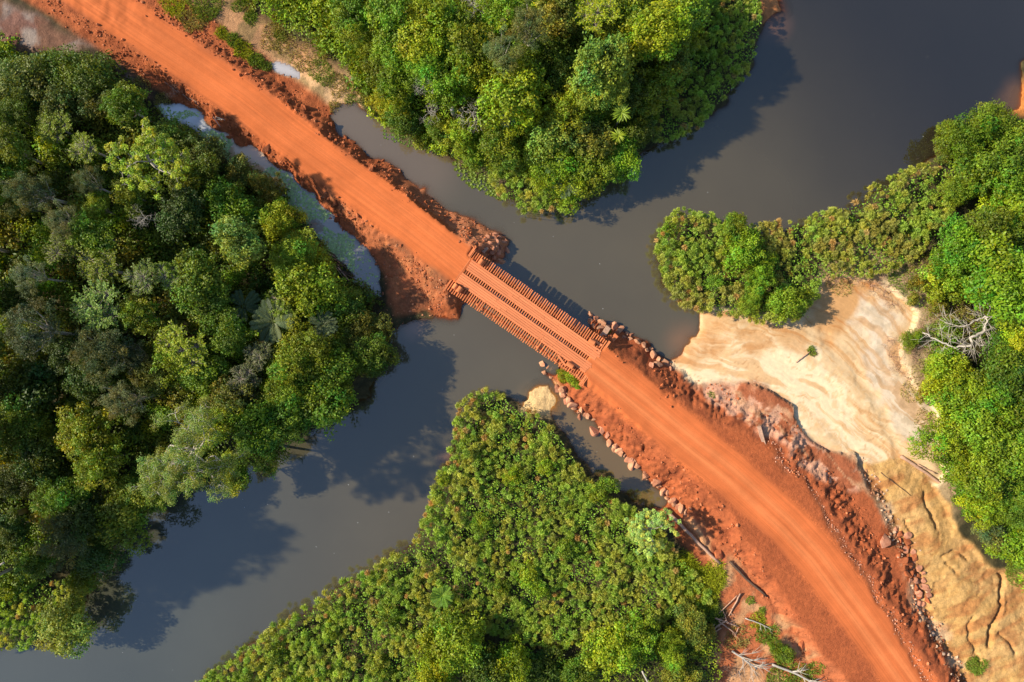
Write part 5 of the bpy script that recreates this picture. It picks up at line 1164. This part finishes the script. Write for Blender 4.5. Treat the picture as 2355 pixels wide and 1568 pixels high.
ring = [(rs.uniform(360, 840), rs.uniform(0, 250)) for _ in range(90)]
for (px, py) in ring:
    q = W(px, py)
    if -2.5 < near_of(d_topd, *q) < .8 and near_of(dA, *q) > 7: gp.append(grass(px, py, rs.uniform(7, 18), 260, .5, GG if rs.random() < .5 else GO))
gr = joined(gp, 'grass', M_LEAF, 'scattered tufts and patches of green grass on bare ground', 'grass'); gr.color = (1, 1, 1, 1)
for (px, py) in scatter([(1470, 150), (1700, 200), (2300, 60), (2300, 250), (1900, 420), (1500, 480), (700, 1100), (420, 1400), (500, 1250), (1000, 700), (1300, 560)], 60, 300, 8): pass
n = 36; x = rs.uniform(-70, 70, 900); y = rs.uniform(-48, 48, 900); k = near_of(d_riv, x, y) > 1.5; x, y = x[k][:n], y[k][:n]; r = rs.uniform(.03, .07, len(x)); th = np.arange(5) / 5 * 2 * PI
V_ = np.stack([x[:, None] + r[:, None] * np.cos(th), y[:, None] + r[:, None] * np.sin(th), .01 + 0 * x[:, None] + 0 * th], -1).reshape(-1, 3)
joined([(V_, np.arange(len(x) * 5).reshape(-1, 5), np.full((len(V_), 3), .4))], 'floating_flecks', M_CLOD, 'tiny pale flecks of foam and leaves drifting on the river', 'flecks')

# ------------------------------------------------------------------ logs, driftwood, palms, dead wood
def log(name, pts, rad, mat, label, cat='log', dz=0.0, extra=None, group=None, taper=.75):
    """pts: (px, py, height above ground)"""
    P = []
    for p in pts:
        q = W(p[0], p[1], 1.0); g = max(float(ground_z(*q)), 0) ; q = W(p[0], p[1], g); P.append([q[0], q[1], g + rad * .7 + (p[2] if len(p) > 2 else 0)])
    P = np.array(P); n = 7; t = np.linspace(0, len(P) - 1, max(n, len(P) * 3)); PP = np.stack([np.interp(t, np.arange(len(P)), P[:, k]) for k in range(3)], -1)
    PP[1:-1] += rng.normal(size=(len(PP) - 2, 3)) * rad * .18
    paths = [(PP, np.linspace(rad, rad * taper, len(PP)))] + (extra(PP) if extra else [])
    V, F = tubes(paths, 7); c = PP[len(PP) // 2]
    o = link(name, mk_mesh(name, V - c, F, smooth=True, mats=(mat,)), loc=c); return tag(o, label, cat, group)
def twigs(n, ln, r, sd=1, both=True, up=.4):
    r_ = np.random.default_rng(sd)
    def f(PP):
        out = []
        for i in range(n):
            t = r_.uniform(.25, 1); k = min(int(t * (len(PP) - 1)), len(PP) - 2); p = PP[k]; d = unit(PP[k + 1] - PP[k]); s = unit(np.cross(d, [0, 0, 1])) * r_.choice([-1, 1])
            e = p + (d * r_.uniform(.3, 1) + s * r_.uniform(.4, 1) + np.array([0, 0, up * r_.uniform(0, 1)])) * ln * r_.uniform(.5, 1); m = (p + e) / 2 + r_.normal(size=3) * ln * .08
            out.append((np.array([p, m, e]), [r, r * .7, r * .3]))
            for j in range(3):
                e2 = m + (unit(e - p) + r_.normal(size=3) * .6) * ln * .35; e2[2] = max(e2[2], p[2] - .1); out.append((np.array([m, (m + e2) / 2 + r_.normal(size=3) * .05, e2]), [r * .5, r * .4, r * .15]))
        return out
    return f
V_, F_ = box(3.45, .5, .4, .04, 8, .02); q0, q1 = W(1744, 979, 3), W(1760, 1035, 3); c = (q0 + q1) / 2
o = link('squared_timber', mk_mesh('squared_timber', V_, F_, mats=(M_DEADW,)), loc=(c[0], c[1], float(ground_z(*c)) + .2), rot=(0, 0, math.atan2(*(q1 - q0)[::-1]))); tag(o, 'single squared timber beam lying on the red bank right of the road', 'timber beam')
log('fallen_log', [(2068, 1048), (2110, 1075), (2156, 1107), (2209, 1143)], .24, M_DEADW, 'long straight grey log lying where the sand meets the right wood')
log('fallen_log', [(2107, 1067, .1), (2149, 1088, .1)], .12, M_DEADW, 'short thin log lying beside the long grey log')
log('fallen_log', [(2096, 1049), (2133, 1023)], .09, M_DEADW, 'slim pale branch angled above the long grey log', 'branch')
log('fallen_branch', [(2024, 1086), (2093, 1139)], .06, M_DARKW, 'thin dark straight branch lying on the sand left of the long log', 'branch')
log('fallen_log', [(1677, 1290), (1715, 1330), (1762, 1370)], .21, M_DARKW, 'dark brown half-buried log beside the road at lower right')
log('fallen_log', [(1526, 1167, .3), (1572, 1213, .3), (1610, 1252, .2), (1654, 1294)], .27, M_DEADW, 'long grey-brown fallen trunk behind the small roadside tree', 'trunk')
hp = 'pieces of the dead branch heap'
for i, (a, b, r_) in enumerate((((1700, 1362), (1674, 1414), .12), ((1692, 1366), (1650, 1410), .08), ((1667, 1421), (1628, 1452), .12), ((1642, 1418), (1695, 1438), .13), ((1650, 1425), (1690, 1455), .10), ((1655, 1440), (1625, 1462), .07), ((1696, 1440), (1688, 1462), .07), ((1640, 1432), (1615, 1475), .08), ((1670, 1430), (1660, 1400), .06))):
    log('dead_branch', [(a[0], a[1], .25 + .1 * (i % 3)), (b[0], b[1], .1)], r_, M_DEADW, 'bare brown branch tangled in the heap left of the lower road', 'branch', extra=twigs(2, .8, r_ * .4, i), group=hp)
log('dead_tree', [(1772, 1524, .3), (1829, 1544, .5), (1878, 1572, .8)], .17, M_PALE, 'fallen white dead tree with forked branches at the bottom beside the grass', 'dead tree', extra=twigs(9, 2.6, .07, 5))
log('dead_tree', [(1681, 1494, .2), (1710, 1512, .4), (1737, 1533, .4)], .15, M_PALE, 'uprooted pale stump log with a fan of twigs near the bottom', 'dead tree', extra=twigs(16, 2.8, .045, 6))
log('fallen_branch', [(1711, 1419, .2), (1745, 1431, .2), (1776, 1447, .1)], .09, M_PALE, 'slim white branch lying over grass right of the branch heap', 'branch', extra=twigs(3, 1.0, .04, 7))
log('fallen_branch', [(1465, 1514, 3.5), (1478, 1540, 3.5), (1491, 1572, 3.2)], .12, M_PALE, 'white bare trunk poking out of the bushes at the bottom edge', 'branch')
log('fallen_branch', [(1829, 833), (1845, 820, .1), (1861, 808, .1)], .09, M_DEADW, 'lone broken branch lying on the open sand with a leafy end', 'branch')
log('fallen_log', [(-12, 114, .4), (20, 134, .5), (46, 148, .5)], .33, M_DEADW, 'thick grey trunk jutting in at the top left edge', 'trunk')
st = 'crossed sticks on the ditch bank'
for i, (a, b) in enumerate((((495, 275), (519, 277)), ((498, 270), (517, 276)), ((493, 271), (508, 293)))): log('stick', [(a[0], a[1], .15 * i), (b[0], b[1], .1)], .07, M_PALE, 'pale stick in the crossed pile between the road and the ditch', 'stick', group=st)
dw = 'driftwood stranded on the ditch bank'
for i in range(12):
    px, py = 735 + 5.2 * i + rng.normal() * 4, 560 + 6 * i + rng.normal() * 4
    log('driftwood', [(px, py, .3), (px + rng.uniform(18, 36), py + rng.uniform(10, 36), .15)], rng.uniform(.07, .13), M_DARKW if i % 3 else M_DEADW, 'brown driftwood stranded against the trees at the lower end of the ditch', 'driftwood', group=dw)
for i in range(6):
    px, py = 380 + 14 * i, 190 + 9 * i; log('stick', [(px, py, .1), (px + 20 + rng.normal() * 6, py + 16 + rng.normal() * 6, .1)], .05, M_DEADW, 'thin brown stick scattered on the mud above the lily ditch', 'stick', group='sticks on the mud above the ditch')
log('fallen_log', [(-14, 1308, 4), (30, 1288, 4.5), (67, 1268, 4.5)], .17, M_PALE, 'slender grey-white trunk crossing the trees at the left edge', 'trunk')
log('fallen_log', [(230, 1210, 5), (257, 1202, 5)], .20, M_PALE, 'short grey stump log showing among the dark lower left trees')
log('fallen_branch', [(2288, 590, 6), (2314, 586, 6)], .10, M_PALE, 'white bare stick beside the big crown at the right edge', 'branch')
log('fallen_branch', [(2149, 910, 2.5), (2188, 911, 4)], .08, M_PALE, 'thin white branch jutting left from the right wood over the sand edge', 'branch')
for (px, py, h, r_, lab) in ((1047, 289, 7.0, .30, 'tall broken white trunk standing at the edge of the upper wood'), (1021, 303, 3.4, .22, 'shorter grey snag left of the broken white trunk'), (1068, 300, 2.6, .14, 'small grey snag right behind the broken white trunk')):
    q = W(px, py); q2 = np.array([.25, .1, h * .5]); V_, F_ = tubes([(np.array([[0, 0, 0], q2, [.05, .2, h * .8], [.1, .1, h]]), [r_ * 1.2, r_, r_ * .9, r_ * .95])], 9); o = link('broken_trunk', mk_mesh('broken_trunk', V_, F_, smooth=True, mats=(M_PALE,)), loc=(q[0], q[1], 0)); tag(o, lab, 'trunk')
def twisted(pts, rad, sd, n, ln, lab):
    P = np.array([[*W(p[0], p[1], p[2]), p[2]] for p in pts]); t = np.linspace(0, len(P) - 1, len(P) * 4); PP = np.stack([np.interp(t, np.arange(len(P)), P[:, k]) for k in range(3)], -1); PP[1:-1] += rng.normal(size=(len(PP) - 2, 3)) * .08
    V, F = tubes([(PP, np.linspace(rad, rad * .3, len(PP)))] + twigs(n, ln, .035, sd)(PP), 6); c = PP[0]
    o = link('dead_tree', mk_mesh('dead_tree', V - c, F, smooth=True, mats=(M_PALE,)), loc=c); tag(o, lab, 'dead tree')
twisted([(2310, 735, .5), (2297, 748, 4), (2262, 762, 5.5), (2233, 775, 6), (2230, 795, 6), (2195, 799, 5.5), (2160, 785, 5), (2120, 765, 4)], .26, 3, 34, 3.2, 'twisted bleached dead tree leaning out of the right wood')
twisted([(2262, 762, 5.5), (2266, 742, 6), (2268, 727, 6), (2240, 738, 5.5), (2215, 752, 5), (2170, 742, 4)], .15, 4, 26, 3.0, 'upper bleached dead limb beside the twisted dead tree')
twisted([(2205, 800, 5.3), (2185, 812, 4.5), (2168, 820, 4)], .10, 5, 8, 1.8, 'lower bleached forked limb beside the twisted dead tree')
for i, (px, py, r_) in enumerate(((2000, 655, 28), (2035, 665, 32), (2070, 650, 30), (2100, 670, 26), (2030, 620, 26), (2075, 610, 28), (2110, 625, 26), (2050, 700, 22), (2040, 775, 26), (2075, 790, 28), (2050, 820, 24), (2095, 830, 30), (2085, 870, 26), (2125, 870, 26), (2105, 760, 26), (2130, 800, 26), (2160, 700, 28), (2185, 760, 28), (2150, 650, 26), (2175, 830, 26), (2190, 690, 24), (2060, 850, 22), (1965, 640, 22), (1915, 640, 20),
                                (1640, 1490, 28), (1600, 1530, 30), (1655, 1535, 26), (1690, 1540, 24), (1580, 1480, 24), (1540, 1555, 26), (1625, 1560, 26), (400, 215, 20), (330, 230, 20), (700, 490, 18), (715, 520, 18), (1265, 850, 8), (1150, 420, 20), (1060, 370, 16), (1045, 350, 14))):
    o = plant('bare%d' % (i % 3), px, py, r_, 1.8, 'grey', name='dry_shrub', desc='leafless brown twiggy shrub', cat='shrub')
    for ch in o.children:
        k_ = 'brown_' + ch.data.name
        if k_ not in bpy.data.meshes:
            m_ = ch.data.copy(); m_.name = k_; m_.materials[0] = M_DEADW
        ch.data = bpy.data.meshes[k_]
for i, (px, py, r_, c) in enumerate(((2085, 690, 16, 'olive'), (2100, 650, 20, 'olive'), (2140, 680, 22, 'mid'), (2150, 640, 24, 'leafy'), (2160, 760, 26, 'mid'), (2150, 810, 24, 'leafy'), (2130, 850, 20, 'mid'), (2120, 900, 18, 'olive'), (2145, 700, 22, 'olive'), (1310, 868, 13, 'yellow'), (1293, 858, 10, 'yellow'), (1325, 885, 9, 'leafy'),
                                   (1570, 1450, 24, 'yellow'), (1600, 1480, 24, 'mid'), (1625, 1450, 18, 'olive'), (1800, 1495, 18, 'mid'), (1775, 1480, 14, 'leafy'), (870, 255, 20, 'olive'), (900, 270, 22, 'yellow'), (940, 295, 22, 'olive'), (975, 320, 24, 'mid'), (1020, 335, 22, 'yellow'), (1055, 350, 20, 'olive'), (845, 235, 18, 'olive'), (960, 290, 24, 'yellow'),
                                   (2160, 330, 22, 'mid'), (2165, 360, 20, 'olive'), (2170, 300, 20, 'mid'), (1720, 560, 24, 'leafy'), (1690, 600, 22, 'leafy'), (1760, 600, 22, 'leafy'), (1735, 660, 24, 'mid'), (1780, 690, 22, 'mid'), (1640, 650, 20, 'mid'), (1530, 530, 16, 'leafy'), (1210, 1320, 24, 'leafy'), (1240, 1350, 22, 'leafy'), (1150, 1345, 20, 'mid'), (1375, 1130, 24, 'mid'), (1400, 1110, 20, 'mid'), (1180, 1090, 20, 'leafy'), (1255, 1070, 18, 'leafy'),
                                   (1300, 1260, 22, 'mid'), (1110, 1200, 20, 'leafy'), (1010, 1140, 20, 'pale'), (1020, 1100, 18, 'mid'), (900, 1400, 22, 'mid'), (760, 1450, 22, 'leafy'), (640, 1500, 24, 'mid'), (700, 1560, 24, 'leafy'), (870, 1530, 24, 'mid'))):
    plant('shrub%d' % (i % 3), px, py, r_, 1.6 if py < 900 and not (1500 < px < 1800) else 2.9 if px < 1560 or px > 1800 else 3.0, c, cat='shrub', desc=('leafy ' + WORD[c] + ' low bush'))
def palm(px, py, h, n, sc, col, lab, mesh=FROND, el=(-.15, .5), nm='frond', cat='palm', name='palm_tree', rzs=None, trunk=True):
    q = W(px, py, h); g = float(ground_z(*q)); o = thing(name, q[0], q[1], g, 0, lab, cat)
    for i in range(n):
        a = (rzs[i] if rzs else i * 2.4 + rng.normal() * .15); f = link(nm, mesh, o, (0, 0, h - g), (0, -rng.uniform(*el), a), sc * rng.uniform(.85, 1.1)); f.color = jit(col, .08)
    V_, F_ = tubes([(np.array([[0, 0, -.3], [.1, 0, (h - g) * .5], [0, 0, h - g]]), [.16, .13, .1])], 7); link('trunk', mk_mesh('trunk', V_, F_, smooth=True, mats=(M_BARK,)), o)
PC_ = (.16, .20, .09)
palm(628, 738, 6.5, 13, 1.05, PC_, 'larger feather palm in the dark gap of the left wood'); palm(742, 748, 6, 11, .75, PC_, 'smaller feather palm right of the larger one'); palm(560, 705, 6.0, 9, .85, (.10, .14, .06), 'dim feather palm left of the larger one')
palm(1428, 260, 9.5, 44, 1.25, (.24, .34, .03), 'round yellow-green whorl of broad leaves in the upper wood', BIGLEAF, (-.1, .6), 'leaf', 'tree', 'whorled_tree')
palm(1421, 313, 8, 34, .95, (.27, .34, .02), 'smaller yellow leaf whorl just below the round one', BIGLEAF, (-.1, .6), 'leaf', 'tree', 'whorled_tree')
palm(1168, 274, 8, 34, 1.15, (.13, .19, .10), 'dull grey-green leaf whorl beside the broken white trunk', BIGLEAF, (-.1, .5), 'leaf', 'tree', 'whorled_tree')
palm(1016, 1368, 4.2, 15, .55, (.20, .34, .04), 'bright fern-like palm rosette in the lower marsh'); palm(1300, 425, 4.0, 9, .7, (.19, .24, .10), 'pale feathery palm over the papyrus at the wood tip'); palm(2330, 1270, 3.0, 8, .5, (.12, .22, .05), 'low fan of spiky leaves at the lower right wood edge')
palm(1268, 380, 5, 8, .6, (.12, .22, .07), 'green feathery palm left of the pale one at the wood tip')
label_pending()
